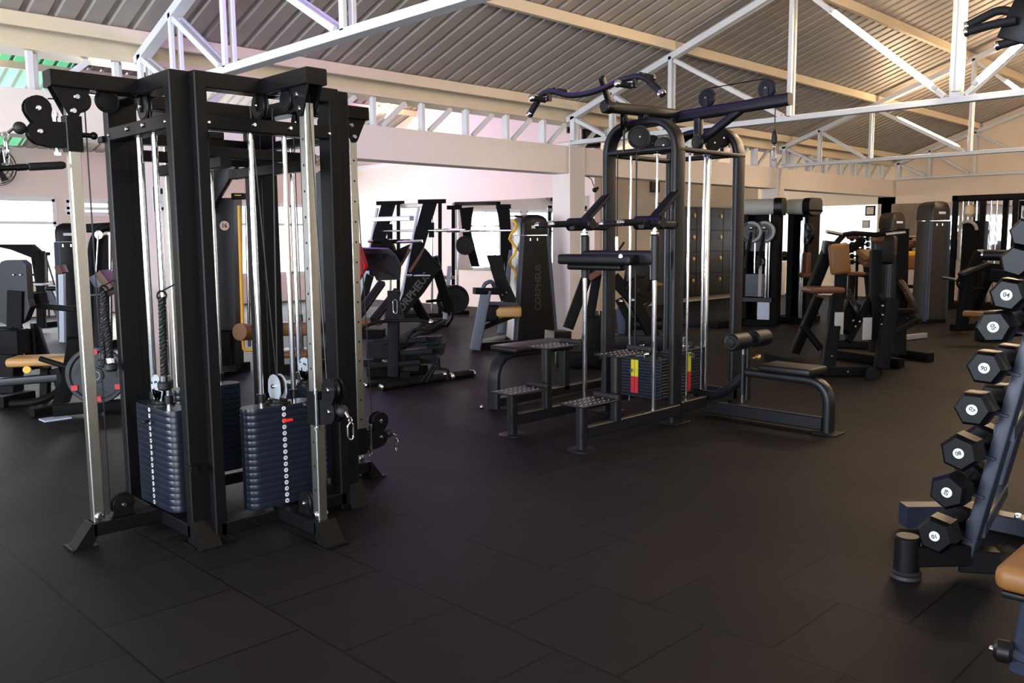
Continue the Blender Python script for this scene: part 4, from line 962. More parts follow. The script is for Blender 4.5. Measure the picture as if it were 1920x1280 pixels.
fb(lr,'seat_frame',[(1850,515,Dl+.2),(1925,525,Dl+.1)],.2,.18,MBLK,up=Z)
tb(lr,'loop_handle',[(1800,518,Dl),(1793,530,Dl),(1800,542,Dl),(1845,541,Dl+.1)],.016,MBLK,fil=.06)
tb(lr,'peg',[(1768,520,Dl+.3),(1800,526,Dl)],.022,CHR)
tn = thing('low_bench','low tan padded bench on the floor left of the middle dumbbells','bench',tuple(foot(1855,620)))
pad(tn,'pad',(1858,589,10.6),(.62,.30,.06),TAN,u=(.3,-1,0),v=(1,.3,0)); base(tn,[foot(1840,636),foot(1880,640)],.3,.24,MBLK,'frame')
# pull-over style machine with mustard pads seen between the towers
ym = thing('mustard_pad_machine','machine with mustard pads and black frame between the two brown-black towers','gym machine',tuple(foot(1705,590)))
Dy = 15.1
pad(ym,'back_pad',(1708,492,Dy),(.36,.24,.10),TAN,u=RGT,v=Z); pad(ym,'pad_lower',(1706,476,Dy+.1),(.30,.10,.09),YPNT,u=RGT,v=Z)
pad(ym,'rust_pad',(1706,460,Dy+.2),(.26,.12,.09),ORNG,u=RGT+Z*.3,v=Z)
for x in (1688,1728): fb(ym,'post',[(x,440,Dy),(x,592,Dy)],.06,.07,MBLK,up=RGT)
tb(ym,'top_bar',[(1680,444,Dy),(1735,443,Dy)],.02,CHR); base(ym,[foot(1690,592),foot(1735,592)])
for y in (537,552): fb(ym,'rail',[(1690,y,Dy),(1730,y,Dy)],.06,.05,MBLK)
# preacher bench style machine behind the tan pad press
pb = thing('preacher_bench','tan topped preacher bench behind the tan pad press, before the bright window','bench',tuple(foot(1625,590)))
Dp = 12.4
pad(pb,'arm_pad',(1628,478,Dp),(.24,.34,.08),TAN,u=RGT,v=FWD+Z*.3); pad(pb,'pad_board',(1630,490,Dp),(.24,.28,.10),ORNG,u=RGT,v=FWD+Z*.3)
fb(pb,'post',[(1626,495,Dp),(1632,590,Dp)],.07,.08,MBLK,up=RGT); pad(pb,'seat',(1622,515,Dp-.2),(.20,.3,.06),BVIN,u=RGT,v=FWD); base(pb,[foot(1605,592),foot(1650,592)])
pb2 = thing('small_seat','small rust seat on a slanted post beside the plain dark cable machine','seat',tuple(foot(1530,590)))
pad(pb2,'seat_pad',(1514,516,13.0),(.20,.3,.07),ORNG,u=RGT,v=FWD); pad(pb2,'back_pad',(1512,495,13.1),(.08,.36,.2),ORNG,u=RGT,v=Z); fb(pb2,'post',[(1517,520,13.0),(1530,590,12.9)],.06,.07,MBLK,up=RGT)
pb3 = thing('stepped_seat','brown padded seat behind the tan back pad, on a black stem','seat',tuple(foot(1600,600)))
pad(pb3,'seat_pad',(1598,513,11.6),(.26,.3,.05),ORNG,u=RGT,v=FWD); fb(pb3,'stem',[(1597,516,11.6),(1590,636,11.6)],.07,.08,MBLK,up=RGT)
# shelf of round medicine balls and a far dumbbell tree before the bright window
sh = thing('ball_shelf','low white shelf under the bright back window holding round balls','shelf',(18.6,9.4,0))
Bd = 18.75
pa = at(1500,486,X_=Bd); pb_ = at(1537,486,X_=Bd)
mb = MB(); mb.bx((Bd-.2,pb_.y,.76),(Bd+.2,pa.y,.80),.005); obj('board', mb, WFRM, sh)
for y in (pb_.y+.05,pb_.y+.95):
    mb = MB(); mb.bx((Bd-.18,y-.03,0),(Bd+.18,y+.03,.76)); obj('leg', mb, WFRM, sh)
for k in range(4):
    y = pb_.y+.14+.24*k; mb = MB(); mb.sph((Bd,y,.80+.115),.115,16)
    tag(obj('medicine_ball', mb, PLAS), 'dark round ball on the white shelf, %s from its right end' % ('first','second','third','fourth')[k], 'ball', 'balls on the white shelf')
ft = thing('dumbbell_tree','thin black dumbbell tree in front of the bright back window','dumbbell rack',tuple(at(1617,560,X_=18.3)))
for dx in (-12,10): fb(ft,'leg',[at(1617+dx,562,X_=18.3),at(1612+dx*.3,440,X_=18.3)],.05,.05,MBLK)
for k in range(5):
    for dx in (-9,10):
        p = at(1612+dx,447+11*k,X_=18.2); mb = MB(); mb.lathe(p-Y*.095,Y,[(.05,0),(.055,.01),(.055,.06),(.02,.065),(.02,.125),(.055,.13),(.055,.18),(.05,.19)],8); tag(obj('dumbbell', mb, PLAS), 'small black dumbbell on the thin tree before the bright window, %s side, %s from top' % ('left' if dx < 0 else 'right', ('first','second','third','fourth','fifth')[k]), 'dumbbell', 'dumbbells on the thin black tree')
# framed notices near the bright back window
for px, py, w, h, m, l in ((1632,395,.22,.22,MBLK,'dark framed notice on the far wall above the bright window'),(1624,420,.17,.17,GREY,'thin pale framed notice below the dark framed one on the bright window')):
    p = at(px,py,X_=19.385); t = thing('framed_notice', l, 'notice', tuple(p))
    mb = MB(); mb.box(p,(.03,w,h),.004); obj('frame', mb, m, t); mb = MB(); mb.box(p-X*.017,(.006,w*.72,h*.72)); obj('sheet', mb, CREAM if m is MBLK else LABW, t)
# mirror on the gable wall
pa, pb_ = at(1672,386,X_=19.39), at(2020,386,X_=19.39)
mb = MB(); mb.bx((19.375,pb_.y,.85),(19.392,pa.y,2.05)); tag(obj('wall_mirror', mb, MIRR, None, False), 'long mirror on the beige gable wall behind the cable rack', 'mirror')
# locker panel, door and signs seen through the tower
lk = thing('locker_panel','dark brown bank of lockers with round gold knobs behind the tower','lockers',(16.2,10.2,0))
mb = MB(); mb.bx((15.0,10.15,.12),(17.6,10.34,1.99),.01); obj('carcass', mb, LOCK, lk)
for i in range(5):
    for k in range(4):
        x0 = 15.02+.515*i; z0 = .15+.455*k
        mb = MB(); mb.bx((x0,10.13,z0),(x0+.50,10.15,z0+.44),.006); dr = obj('locker_door', mb, LOCK, lk)
        mb = MB(); mb.lathe((x0+.40,10.13,z0+.30),-Y,[(.05,0),(.05,.01),(.02,.02),(0,.02)],14); obj('knob', mb, BRASS, dr)
dp = at(1222,372,Y_=10.28); 
mb = MB(); mb.bx((14.35,10.27,0),(15.0,10.33,2.06),.005); struct('door_1', mb, DOORG)
p = at(1228,349,Y_=10.27); t = thing('wall_sign','small dark orange sign above the grey door seen through the tower rods','sign',tuple(p))
mb = MB(); mb.box(p,(.30,.02,.24),.004); obj('board', mb, INK, t); mb = MB(); mb.box(p-Y*.012+X*-.08,(.10,.006,.18)); obj('symbol', mb, ORNG, t)
# ---------------------------------------------------------------- machines in the middle of the annex
# leg press with its slanted rails
lp = thing('leg_press','leg press with dished grey foot plate and slanted rails, behind the attachment tree','gym machine',tuple(foot(760,650)))
D = 12.9
pts = [(672,466,12.65),(728,467,12.60),(742,480,12.60),(752,500,12.55),(750,524,12.50),(706,526,12.50),(694,500,12.55)]
P = [at(*p) for p in pts]; mb = MB(); mb.loft([P,[p+FWD*.05+Z*.02 for p in P]]); obj('foot_plate', mb, CHAR, lp, False)
mb = MB(); q = [at(x,y,12.50) for x,y in ((685,475),(722,475),(718,484),(690,484))]; mb.loft([[p-FWD*.03 for p in q],[p+FWD*.05 for p in q]]); obj('plate_rib', mb, MBLK, lp)
for a, b, dd in (((716,530),(672,592),0),((745,545),(700,600),.25)):
    fb(lp,'rail',[(a[0],a[1],9.3+dd),(b[0],b[1],8.9+dd)],.06,.08,CHAR,up=RGT)
plate_px(lp,'side_panel',[(797,466),(828,500),(795,548),(752,600),(742,596),(752,560)],12.80,.10,MBLK)
fb(lp,'panel_edge',[(797,466,12.80),(768,510,12.80)],.06,.05,ORNG,up=RGT)
tx = text('CORPHEUS',.16,at(772,553,12.80)-FWD*.056,(RGT*.62+Z*.78),(Z*.62-RGT*.78),.003); obj('lettering',tx,INKG,lp,False)
fb(lp,'rear_leg',[(812,482,12.90),(842,580,13.10)],.10,.14,MBLK,up=RGT); fb(lp,'rear_leg',[(775,560,13.20),(798,600,13.30)],.10,.14,MBLK,up=RGT)
plate_px(lp,'carriage',[(724,446),(735,452),(742,470),(768,458),(760,480),(742,510),(728,480),(712,462)],13.05,.25,MBLK)
fb(lp,'carriage_arm',[(768,466,13.00),(748,500,13.00)],.06,.06,ORNG,up=RGT)
tb(lp,'weight_peg',[(690,452,13.00),(716,453,13.00)],.022,CHR); tb(lp,'weight_peg',[(740,454,13.00),(792,452,12.90)],.022,CHR); tb(lp,'weight_peg',[(762,517,12.80),(808,517,12.70)],.022,CHR)
tb(lp,'cross_shaft',[(700,453,13.00),(770,452,13.00)],.03,MBLK)
pad(lp,'seat_pad',(690,603,12.20),(.42,.3,.09),TAN,u=RGT,v=FWD); pad(lp,'back_pad',(696,590,12.40),(.40,.10,.22),GREY,u=RGT,v=FWD+Z*.3,label='pale grey back pad')
fb(lp,'seat_box',[(670,628,12.10),(720,628,12.10)],.3,.16,MBLK,up=Z)
fb(lp,'base_rail',[foot(690,690)+Z*.05,foot(800,610)+Z*.05],.08,.09,MBLK); fb(lp,'base_rail',[foot(740,660)+Z*.05,foot(832,608)+Z*.05],.08,.09,MBLK)
fb(lp,'base_cross',[foot(780,632)+Z*.05,foot(830,609)+Z*.05],.08,.08,MBLK)
lw = RGT*.35-FWD
for k, l in enumerate(('front dark grey plate of the pair low beside the leg press','rear dark grey plate of the pair low beside the leg press')):
    t = thing('weight_plate', l, 'weight plate', tuple(at(846+(-10)*k,560,13.4+.2*k)), 0, 'weight plates beside the leg press'); disc(t,'disc',at(853-9*k,561,13.4+.2*k),lw,.225,.06,CHAR)
tb(lp,'plate_stop',[(820,612,13.40),(838,612,13.40),(848,595,13.30),(848,560,13.40),(800,565,13.00)],.022,MBLK,fil=.03)

# accessory tree with handles in front of it
ac = thing('attachment_rack','black attachment tree hung with cable handles, on the floor right of the cable machine','attachment rack',tuple(foot(740,700)))
D = 8.2
fb(ac,'post',[(738,545,D),(738,705,D)],.09,.11,MBLK,up=RGT); base(ac,[foot(690,708),foot(800,700)]); base(ac,[foot(725,690),foot(760,716)])
plate_px(ac,'hook_plate',[(733,545),(745,545),(758,600),(722,600)],D-.05,.05,MBLK)
for a, b, yy in ((690,800,640),(700,812,662),(696,790,682)):
    fb(ac,'hook_bar',[(a,yy+4,D+.1),(b,yy-4,D-.1)],.05,.05,MBLK)
for x, y, w, h in ((805,640,46,18),(818,655,34,22),(790,668,60,26),(715,655,50,30),(760,680,60,30)):
    plate_px(ac,'hook_shelf',[(x-w/2,y-h/2),(x+w/2,y-h/2-2),(x+w/2-4,y+h/2-2),(x-w/2,y+h/2)],D+.1,.16,MBLK)
hk = 'cable attachments on the black tree'
def att(nm, label, build):
    t = thing(nm, label, 'cable handle', tuple(at(740,600,D-.2)), 0, hk); build(t)
def v1(t):
    tb(t,'bar',[(672,620,D-.3),(700,604,D-.25),(736,601,D-.2),(785,600,D-.25),(808,604,D-.3)],.016,MBLK,fil=.06)
    for p in ((672,620,D-.3),(808,604,D-.3)): mb = MB(); mb.sph(at(*p),.026,10); obj('end_ball', mb, CHR, t)
    mb = MB(); mb.sph(at(718,601,D-.2),.02,8); obj('knuckle', mb, CHR, t); mb = MB(); mb.sph(at(750,600,D-.2),.02,8); obj('knuckle', mb, CHR, t)
att('curved_pull_bar','wide curved bar handle with chrome ends, top of the black attachment tree', v1)
def v2(t):
    mb = MB(); c = at(741,575,D-.15); mb.tube([c+Z*.05+RGT*.02,c-Z*.05+RGT*.02,c-Z*.07,c-Z*.05-RGT*.02,c+Z*.05-RGT*.02,c+Z*.07,c+Z*.05+RGT*.02],.006,8,fil=.02); obj('loop', mb, CHR, t)
att('chain_loop','long oval chain link hanging on the post of the black attachment tree', v2)
def v3(t):
    tb(t,'bar',[(760,640,D-.25),(775,618,D-.25),(810,616,D-.3),(820,608,D-.3)],.014,MBLK,fil=.03)
    plate_px(t,'grip_plate',[(800,604),(820,600),(815,616),(795,618)],D-.25,.05,MBLK)
att('close_grip_bar','bent close-grip handle on the right side of the black attachment tree', v3)
def v4(t):
    tb(t,'bar',[(800,716,D-.3),(815,690,D-.3),(840,693,D-.3),(840,712,D-.3)],.014,MBLK,fil=.02); tb(t,'stem',[(820,670,D-.3),(822,690,D-.3)],.022,MBLK)
    tb(t,'strut',[(790,716,D-.3),(820,675,D-.3)],.012,MBLK)
att('angular_pull_bar','small angular pulley handle at the lower right foot of the black attachment tree', v4)
for a, b, l in (((687,726),(880,700),'thin straight black bar with chrome ends lying on the floor, farther of the two'),((716,733),(886,706),'thick straight black bar with chrome ends lying on the floor, nearer of the two')):
    t = thing('floor_bar', l, 'bar', tuple(foot(*a)), 0, 'bars lying on the floor'); r = .02 if a[0] < 700 else .032
    p, q = foot(*a)+Z*r, foot(*b)+Z*r; d = (q-p).normalized(); mb = MB(); mb.cyl(p,q,r,14); obj('shaft', mb, MBLK, t)
    cap(t,p,-d,r); cap(t,q,d,r); mb = MB(); m_ = p.lerp(q,.72); mb.cyl(m_,m_+d*.04,r*1.25,14); obj('collar', mb, CHR, t)

# smith machine before the pinkish wall
sm2 = thing('smith_machine','black smith machine with two slanted side frames and a barbell, before the pinkish wall mirror','gym machine',tuple(foot(760,600)))
for dx, dd, s in ((0,15.8,0),(78,14.9,1)):
    o = lambda x, y: (x+dx, y-3*s, dd)
    plate_px(sm2,'side_frame',[o(716,382),o(742,382),o(716,470),o(694,540),o(684,598),o(664,598),o(684,500)],dd,.08,MBLK)
    P = [at(*o(708,390)),at(*o(692,470)),at(*o(678,545)),at(*o(668,600))]
    mb = MB(); mb.flat(P,.10,.04,up=RGT,ch=.005); obj('front_edge', mb, SILV, sm2)
    fb(sm2,'top_beam',[o(706,381),o(758,380)],.09,.07,MBLK,up=Z)
    fb(sm2,'rear_post',[o(747,382),o(747,592)],.07,.06,MBLK,up=RGT)
    tb(sm2,'guide_rod',[o(732,384),o(732,590)],.022,CHR); 
    fb(sm2,'catch_block',[o(731,420),o(731,448)],.09,.09,MBLK,up=RGT)
    fb(sm2,'base_foot',[ptz(at(*o(664,598)),.05),ptz(at(*o(760,590)),.05)],.08,.09,MBLK)
fb(sm2,'cross_beam',[(698,411,15.7),(772,409,14.9)],.08,.10,SILV); fb(sm2,'cross_beam',[(755,386,15.8),(800,384,14.95)],.07,.09,GREY)
fb(sm2,'low_cross_beam',[(690,588,15.7),(790,584,14.95)],.08,.08,MBLK)
tb(sm2,'barbell',[(715,433,15.8),(872,431,14.2)],.018,CHR); tb(sm2,'barbell_sleeve',[(818,432,14.72),(862,431,14.32)],.028,CHR)
# second rack beside it, in front of the wall mirror
sq = thing('squat_rack','black rack with slanted side frames before the wall mirror, right of the smith machine','gym machine',tuple(foot(880,592)))
for dx, dd, w in ((0,15.4,1),(92,14.3,-1)):
    o = lambda x, y: (x+dx, y-2*(dx > 0), dd)
    if w > 0: P_ = [o(862,390),o(888,388),o(882,430),o(900,500),o(884,500),o(868,440)]
    else: P_ = [o(838,386),o(858,386),o(864,396),o(868,470),o(874,560),o(858,560),o(852,470)]
    plate_px(sq,'side_frame',P_,dd,.08,MBLK)
    fb(sq,'rear_post',[o(850,392),o(850,590)],.07,.06,MBLK,up=RGT); fb(sq,'top_beam',[o(838,389),o(866,389)],.09,.07,MBLK,up=Z)
    tb(sq,'guide_rod',[o(858,392),o(858,588)],.02,CHR); fb(sq,'base_foot',[ptz(at(*o(840,592)),.05),ptz(at(*o(880,592)),.05)],.08,.09,MBLK)
fb(sq,'front_leg',[(843,500,14.9),(834,600,14.6)],.09,.07,SILV,up=RGT); fb(sq,'safety_rail',[(822,520,14.8),(850,520,15.2)],.06,.08,GREY)
fb(sq,'cross_beam',[(855,382,15.4),(935,381,14.4)],.06,.08,MBLK); tb(sq,'barbell',[(838,434,15.3),(960,432,13.9)],.018,CHR)
disc(sq,'weight_plate',(872,460,14.6),RGT*.3-FWD,.16,.04,CHAR)
# slanted bench under the smith machine and its silver frame
b2 = thing('incline_bench','incline bench with pale blue-grey frame left of the leg press, seen past the cable machine','bench',tuple(foot(672,610)))
fb(b2,'front_leg',[(682,512,13.9),(664,603,13.9)],.07,.12,SILV,up=RGT); fb(b2,'top_rail',[(668,510,13.9),(692,511,13.9)],.06,.07,SILV)
plate_px(b2,'back_board',[(688,512),(700,520),(684,575),(668,598)],13.9,.09,MBLK); base(b2,[foot(650,606),foot(690,598)],.07,.07,SILV)
rd = thing('red_padded_cover','bright red padded cover sticking out behind the right edge of the cable machine','cover',tuple(foot(660,610)))
plate_px(rd,'cover',[(640,430),(662,440),(676,462),(688,500),(672,528),(660,545),(640,540)],12.2,.25,REDF)
fb(rd,'stand',[(655,530,12.2),(655,610,12.2)],.10,.10,MBLK,up=RGT)

# bench press with slate A frame
bp = thing('bench_press','bench press with slate blue slanted uprights and tan seat, left of the dark shrouded tower','bench',tuple(foot(895,655)))
D = 10.5
fb(bp,'upright',[(912,544,D),(891,655,D-.05)],.10,.13,SLATE,up=RGT); fb(bp,'upright',[(962,470,D+1.6),(940,625,D+1.4)],.10,.11,SLATE,up=RGT)
fb(bp,'upper_rail',[(908,569,D),(968,571,D+.3)],.06,.10,SLATE); fb(bp,'lower_rail',[(902,615,D),(966,590,D+.5)],.06,.09,MBLK)
fb(bp,'arm_rest',[(889,545,D-.05),(933,546,D+.05)],.12,.08,MBLK,up=Z); tb(bp,'bent_tube',[(905,545,D),(908,532,D),(922,526,D),(930,545,D+.1)],.025,SLATE,fil=.05)
plate_px(bp,'back_rest',[(912,478),(940,478),(950,525),(968,560),(962,575),(938,560),(925,520)],D+.3,.14,MBLK)
fb(bp,'back_pad_edge',[(946,520,D+.32),(966,566,D+.32)],.10,.05,ORNG,up=RGT)
pad(bp,'seat_pad',(952,584,D+.1),(.34,.3,.12),TANW,u=RGT,v=FWD,label='pale tan seat pad')
pad(bp,'seat_box',(922,586,D+.1),(.18,.3,.2),MBLK,u=RGT,v=FWD)
base(bp,[foot(890,656),foot(960,650)],.09,.08,MBLK); tb(bp,'cross_bar',[foot(900,648)+Z*.05,foot(965,640)+Z*.08],.03,GREY)
for x,y in ((935,545),(942,553),(950,548)): mb = MB(); mb.sph(at(x,y,D+.2),.012,6); obj('bolt', mb, CHR, bp)

# plate loaded row machine seen through the tower
rm = thing('row_machine','black plate-loaded machine with rust pads and light side plates, seen through the tower rods','gym machine',tuple(foot(1110,680)))
D = 8.9
fb(rm,'front_frame',[(1065,615,D),(1100,520,D),(1122,480,D+.1)],.08,.11,MBLK,up=RGT); fb(rm,'front_frame',[(1122,500,D),(1112,560,D),(1105,600,D),(1092,672,D)],.08,.09,MBLK,up=RGT)
fb(rm,'upper_pad',[(1104,522,D-.1),(1130,505,D-.1)],.16,.06,ORNG,up=Z); pad(rm,'chest_pad',(1195,520,D+.1),(.28,.32,.11),BVIN,u=RGT,v=Z,r=.05)
pad(rm,'chest_pad_side',(1212,522,D+.2),(.07,.32,.11),ORNG,u=RGT,v=Z)
fb(rm,'lever_arm',[(1150,520,D+.1),(1190,565,D),(1230,640,D)],.08,.12,MBLK,up=RGT); fb(rm,'lever_arm',[(1160,560,D),(1180,600,D),(1178,650,D)],.06,.08,MBLK,up=RGT)
for k in range(2): disc(rm,'weight_plate',(1204-6*k,545,D+.05+.05*k),RGT*.5-FWD,.17,.04,PLAS)
plate_px(rm,'side_guard',[(1155,580),(1165,572),(1180,627),(1160,627)],D+.1,.03,SLATE); plate_px(rm,'side_guard',[(1112,555),(1120,560),(1116,575),(1107,568)],D+.1,.03,SILV)
for x,y in ((1164,565),(1186,563)): mb = MB(); mb.sph(at(x,y,D-.1),.026,10); obj('peg_end', mb, CHR, rm)
fb(rm,'foot_rail',[(1100,590,D),(1122,588,D)],.06,.06,CHAR); fb(rm,'mid_rail',[(1150,640,D),(1250,640,D)],.20,.14,CHAR,up=Z)
for y in (600,615): fb(rm,'rail',[(1170,y,D+.2),(1240,y-2,D+.3)],.05,.05,MBLK)
pad(rm,'foot_box',(1082,672,8.6),(.44,.2,.16),MBLK,u=RGT,v=FWD); pad(rm,'seat_column',(1110,630,D),(.16,.2,.42),MBLK,u=RGT,v=FWD,r=.02)
base(rm,[foot(1060,688),foot(1150,690)]); base(rm,[foot(1140,690),foot(1250,650)])
pad(rm,'tan_rest',(1225,533,D+.2),(.18,.2,.03),TAN,u=RGT,v=FWD)

# ---------------------------------------------------------------- left edge and behind the cable machine
tr = thing('tbar_row','black T-bar row stand with a foot plate, behind the left column of the cable machine','gym machine',tuple(foot(110,780)))
D = 6.9
fb(tr,'leg',[(104,780,6.75),(128,720,7.05),(140,640,7.25)],.08,.10,MBLK,up=RGT); fb(tr,'base_bar',[foot(100,783)+Z*.06,foot(238,770)+Z*.06],.09,.09,MBLK)
mb = MB(); mb.box(ptz(foot(104,786),.006),(.2,.14,.012),.004); obj('foot_plate', mb, SILV, tr)
tb(tr,'lever',[(75,672,6.9),(140,692,6.9)],.022,MBLK); fb(tr,'post',[(186,540,7.2),(186,770,6.95)],.06,.07,MBLK,up=RGT); fb(tr,'rear_foot',[(200,765,6.9),(232,755,7.0)],.05,.05,CHAR)
fb(tr,'mast',[(192,545,7.1),(195,700,7.0)],.05,.10,MBLK,up=RGT); fb(tr,'cradle',[(175,553,7.0),(206,550,7.0)],.16,.02,CHAR,up=Z)
c = at(181,703,6.62); ax = (-FWD+RGT*.15).normalized(); 
wp = thing('weight_plate','large black weight plate with red squares and slots, low behind the left column','weight plate',tuple(c))
disc(wp,'disc',c,ax,.225,.045,CHAR,.026); 
mb = MB(); mb.ring(c+ax*.024,ax,.034,.006,24,6); obj('hub_ring', mb, CHR, wp)
sd = ax.cross(Z).normalized(); up_ = sd.cross(ax)
if up_.z < 0: up_ = -up_
for a in (90,210,330,268):
    q = c+ax*.0235+sd*math.cos(math.radians(a))*.185+up_*math.sin(math.radians(a))*.185
    mb = MB(); mb.loft([[q+sd*x+up_*y+ax*k for x,y in ((-.024,-.02),(.024,-.02),(.024,.02),(-.024,.02))] for k in (0,.002)]); obj('red_square', mb, RED, wp)
for a in (35,155,275):
    mb = MB(); q = arc(.155,a-32,a+32,8)+arc(.105,a+26,a-26,8)
    mb.loft([[c+sd*x+up_*y+ax*k for x,y in q] for k in (.012,.018)]); obj('grip_slot', mb, INK, wp)
fbn = thing('flat_bench','flat bench with light tan pad at the left edge, before the black back rest','bench',tuple(foot(60,780)))
pad(fbn,'bench_pad',(84,675,7.3),(.54,.28,.075),TANW,u=RGT+FWD*.2,v=FWD)
fb(fbn,'frame',[(-10,717,7.2),(110,707,7.3)],.07,.08,CHAR); fb(fbn,'post',[(105,690,7.3),(118,725,7.3)],.08,.09,MBLK,up=RGT); fb(fbn,'post',[(86,688,7.3),(84,770,7.3)],.07,.07,MBLK,up=RGT)
tb(fbn,'curved_tube',[(130,700,7.2),(112,735,7.1),(70,754,7.0),(20,757,7.0)],.03,MBLK,fil=.15); tb(fbn,'yellow_cap',[(52,693,7.15),(50,693,7.05)],.03,YPNT)
base(fbn,[foot(60,782),foot(112,772)],.07,.06,MBLK)
bs = thing('seat_machine','machine with a tall black bolted back rest seen from behind, at the left edge','gym machine',tuple(foot(20,760)))
D = 7.9
plate_px(bs,'back_rest',[(2,500),(8,490),(18,487),(44,487),(54,495),(56,520),(58,560),(62,575),(52,600),(38,608),(18,608),(2,600),(-4,570)],D,.10,BVIN)
fb(bs,'back_plate',[(28,545,D-.07),(27,630,D-.07)],.14,.02,MBLK,up=FWD)
for x,y in ((25,515),(38,515),(24,558),(40,558),(21,584),(37,584)): mb = MB(); mb.sph(at(x,y,D-.07),.009,8); obj('bolt', mb, CHR, bs)
fb(bs,'frame',[(20,612,D),(22,770,D-.1)],.18,.14,MBLK,up=RGT); fb(bs,'lever',[(60,572,D+.2),(145,580,D-.2)],.05,.05,MBLK); fb(bs,'arm_box',[(58,562,D+.2),(82,560,D+.2)],.12,.14,MBLK)
fb(bs,'leg',[(62,618,D+.3),(78,668,D+.2),(80,690,D+.2)],.09,.13,MBLK,up=RGT); fb(bs,'leg',[(55,625,D+.2),(60,690,D)],.07,.09,MBLK,up=RGT); fb(bs,'seat_box',[(-10,640,D-.2),(44,640,D-.2)],.2,.22,MBLK,up=Z); base(bs,[foot(0,765),foot(60,752)])
am = thing('arm_press_machine','machine with a tapered dark overhead arm against the left window','gym machine',tuple(foot(70,620)))
D = 13.1
plate_px(am,'overhead_arm',[(-8,458),(62,458),(76,470),(80,490),(60,482),(24,468),(-8,461)],D,.10,MBLK)
fb(am,'rear_post',[(76,470,D),(78,614,D)],.08,.12,MBLK,up=RGT)
for y in (500,515,530): fb(am,'rung',[(62,y,D),(76,y+1,D)],.03,.03,MBLK)
fb(am,'front_post',[(62,480,D),(72,545,D)],.05,.05,MBLK,up=RGT); pad(am,'white_rest',(70,533,D-.1),(.28,.2,.03),LABW,u=RGT,v=FWD)
fb(am,'rail',[(56,551,D),(84,548,D)],.06,.05,MBLK); pad(am,'grip_pad',(105,540,D-.3),(.26,.16,.07),BVIN,u=RGT,v=FWD); fb(am,'grip_stem',[(92,545,D-.3),(112,590,D-.3)],.07,.10,SLATE,up=RGT); base(am,[foot(60,616),foot(118,610)],.08,.08,MBLK)
tpd = thing('tripod','black camera tripod standing before the left window','tripod',tuple(foot(95,600)))
D = 15.6; h0 = at(87,482,D)
mb = MB(); mb.box(h0+Z*.06,(.12,.10,.06),.01); obj('head', mb, PLAS, tpd); tb(tpd,'centre_column',[h0+Z*.05,h0-Z*.25],.018,PLAS)
for k,(x,y) in enumerate(((84,590),(92,592),(121,591))): fb(tpd,'leg',[h0-Z*.02,ptz(at(x,y,D),.01)],.03,.03,PLAS)
tb(tpd,'pan_handle',[h0+Z*.06,h0+Z*.05-RGT*.12],.008,PLAS)
shroud('shrouded_weight_tower','slate edged shrouded weight tower just left of the left stainless column',ptz(foot(114,640),0),(.97,-.24,0),.36,.40,1.62,taper=.86)
ah = thing('arch_cable_machine','black tube arch machine with chrome rods and rust pad, left of the cable machine','gym machine',tuple(foot(190,640)))
D = 9.9
tb(ah,'arch',[(172,650,D),(172,455,D),(190,424,D),(250,424,D+.1)],.045,MBLK,fil=.25,seg=14); fb(ah,'top_box',[(168,428,D+.3),(230,424,D+.3)],.2,.10,MBLK,up=Z)
tb(ah,'guide_rod',[(206,436,D+.1),(208,640,D+.1)],.02,CHR); tb(ah,'cable',[(184,440,D-.1),(178,555,D-.1)],.008,CHR); disc(ah,'cam',(186,440,D-.05),-FWD,.05,.03,CHR,.012)
plate_px(ah,'shroud',[(180,440),(203,440),(208,520),(182,520)],D+.2,.2,MBLK)
fb(ah,'rust_pad',[(192,510,D-.2),(216,540,D-.2)],.26,.09,ORNG,up=RGT); fb(ah,'pad_board',[(184,515,D-.2),(206,552,D-.2)],.24,.12,SLATE,up=RGT)
base(ah,[foot(160,655),foot(235,648)])
pb4 = thing('incline_pad','small pale and rust pad on a stem in front of the left window','gym machine',tuple(foot(115,615)))
fb(pb4,'pad',[(112,498,11.2),(118,512,11.2)],.16,.08,ORNG,up=RGT); fb(pb4,'stem',[(116,512,11.3),(118,641,11.3)],.06,.07,SILV,up=RGT)
# wall fan
fp = at(-6,312,Y_=17.28); fn = thing('wall_fan','black caged wall fan at the left edge above the window','fan',tuple(fp))
ax = V((.15,-1,0)).normalized()
for k, (o, R) in enumerate(((0,.33),(.05,.30),(.07,.24),(.08,.17),(.085,.10),(-.06,.30))):
    mb = MB(); mb.ring(fp+ax*o,ax,R,.006,32,6); obj('cage_ring', mb, PLAS, fn)
sd = ax.cross(Z).normalized(); u2 = sd.cross(ax)
for k in range(20):
    e = sd*math.cos(k*math.pi/10)+u2*math.sin(k*math.pi/10); mb = MB(); mb.tube([fp+ax*.09+e*.05,fp+ax*.075+e*.22,fp+e*.33],.003,5); obj('cage_wire', mb, PLAS, fn)
for k in range(3):
    e = sd*math.cos(k*2.094)+u2*math.sin(k*2.094); g = ax.cross(e); mb = MB(); q = [fp+e*.05-g*.03,fp+e*.26-g*.09+ax*.03,fp+e*.28+g*.05-ax*.02,fp+e*.05+g*.03]; mb.loft([q,[p+ax*.006 for p in q]]); obj('blade', mb, CHAR, fn)
mb = MB(); mb.cyl(fp+ax*.09,fp-ax*.14,.06,18,ch=.01); obj('motor', mb, PLAS, fn); mb = MB(); mb.beam(fp-ax*.12,V((fp.x,17.49,fp.z-.1)),.06,.06); obj('wall_bracket', mb, PLAS, fn)
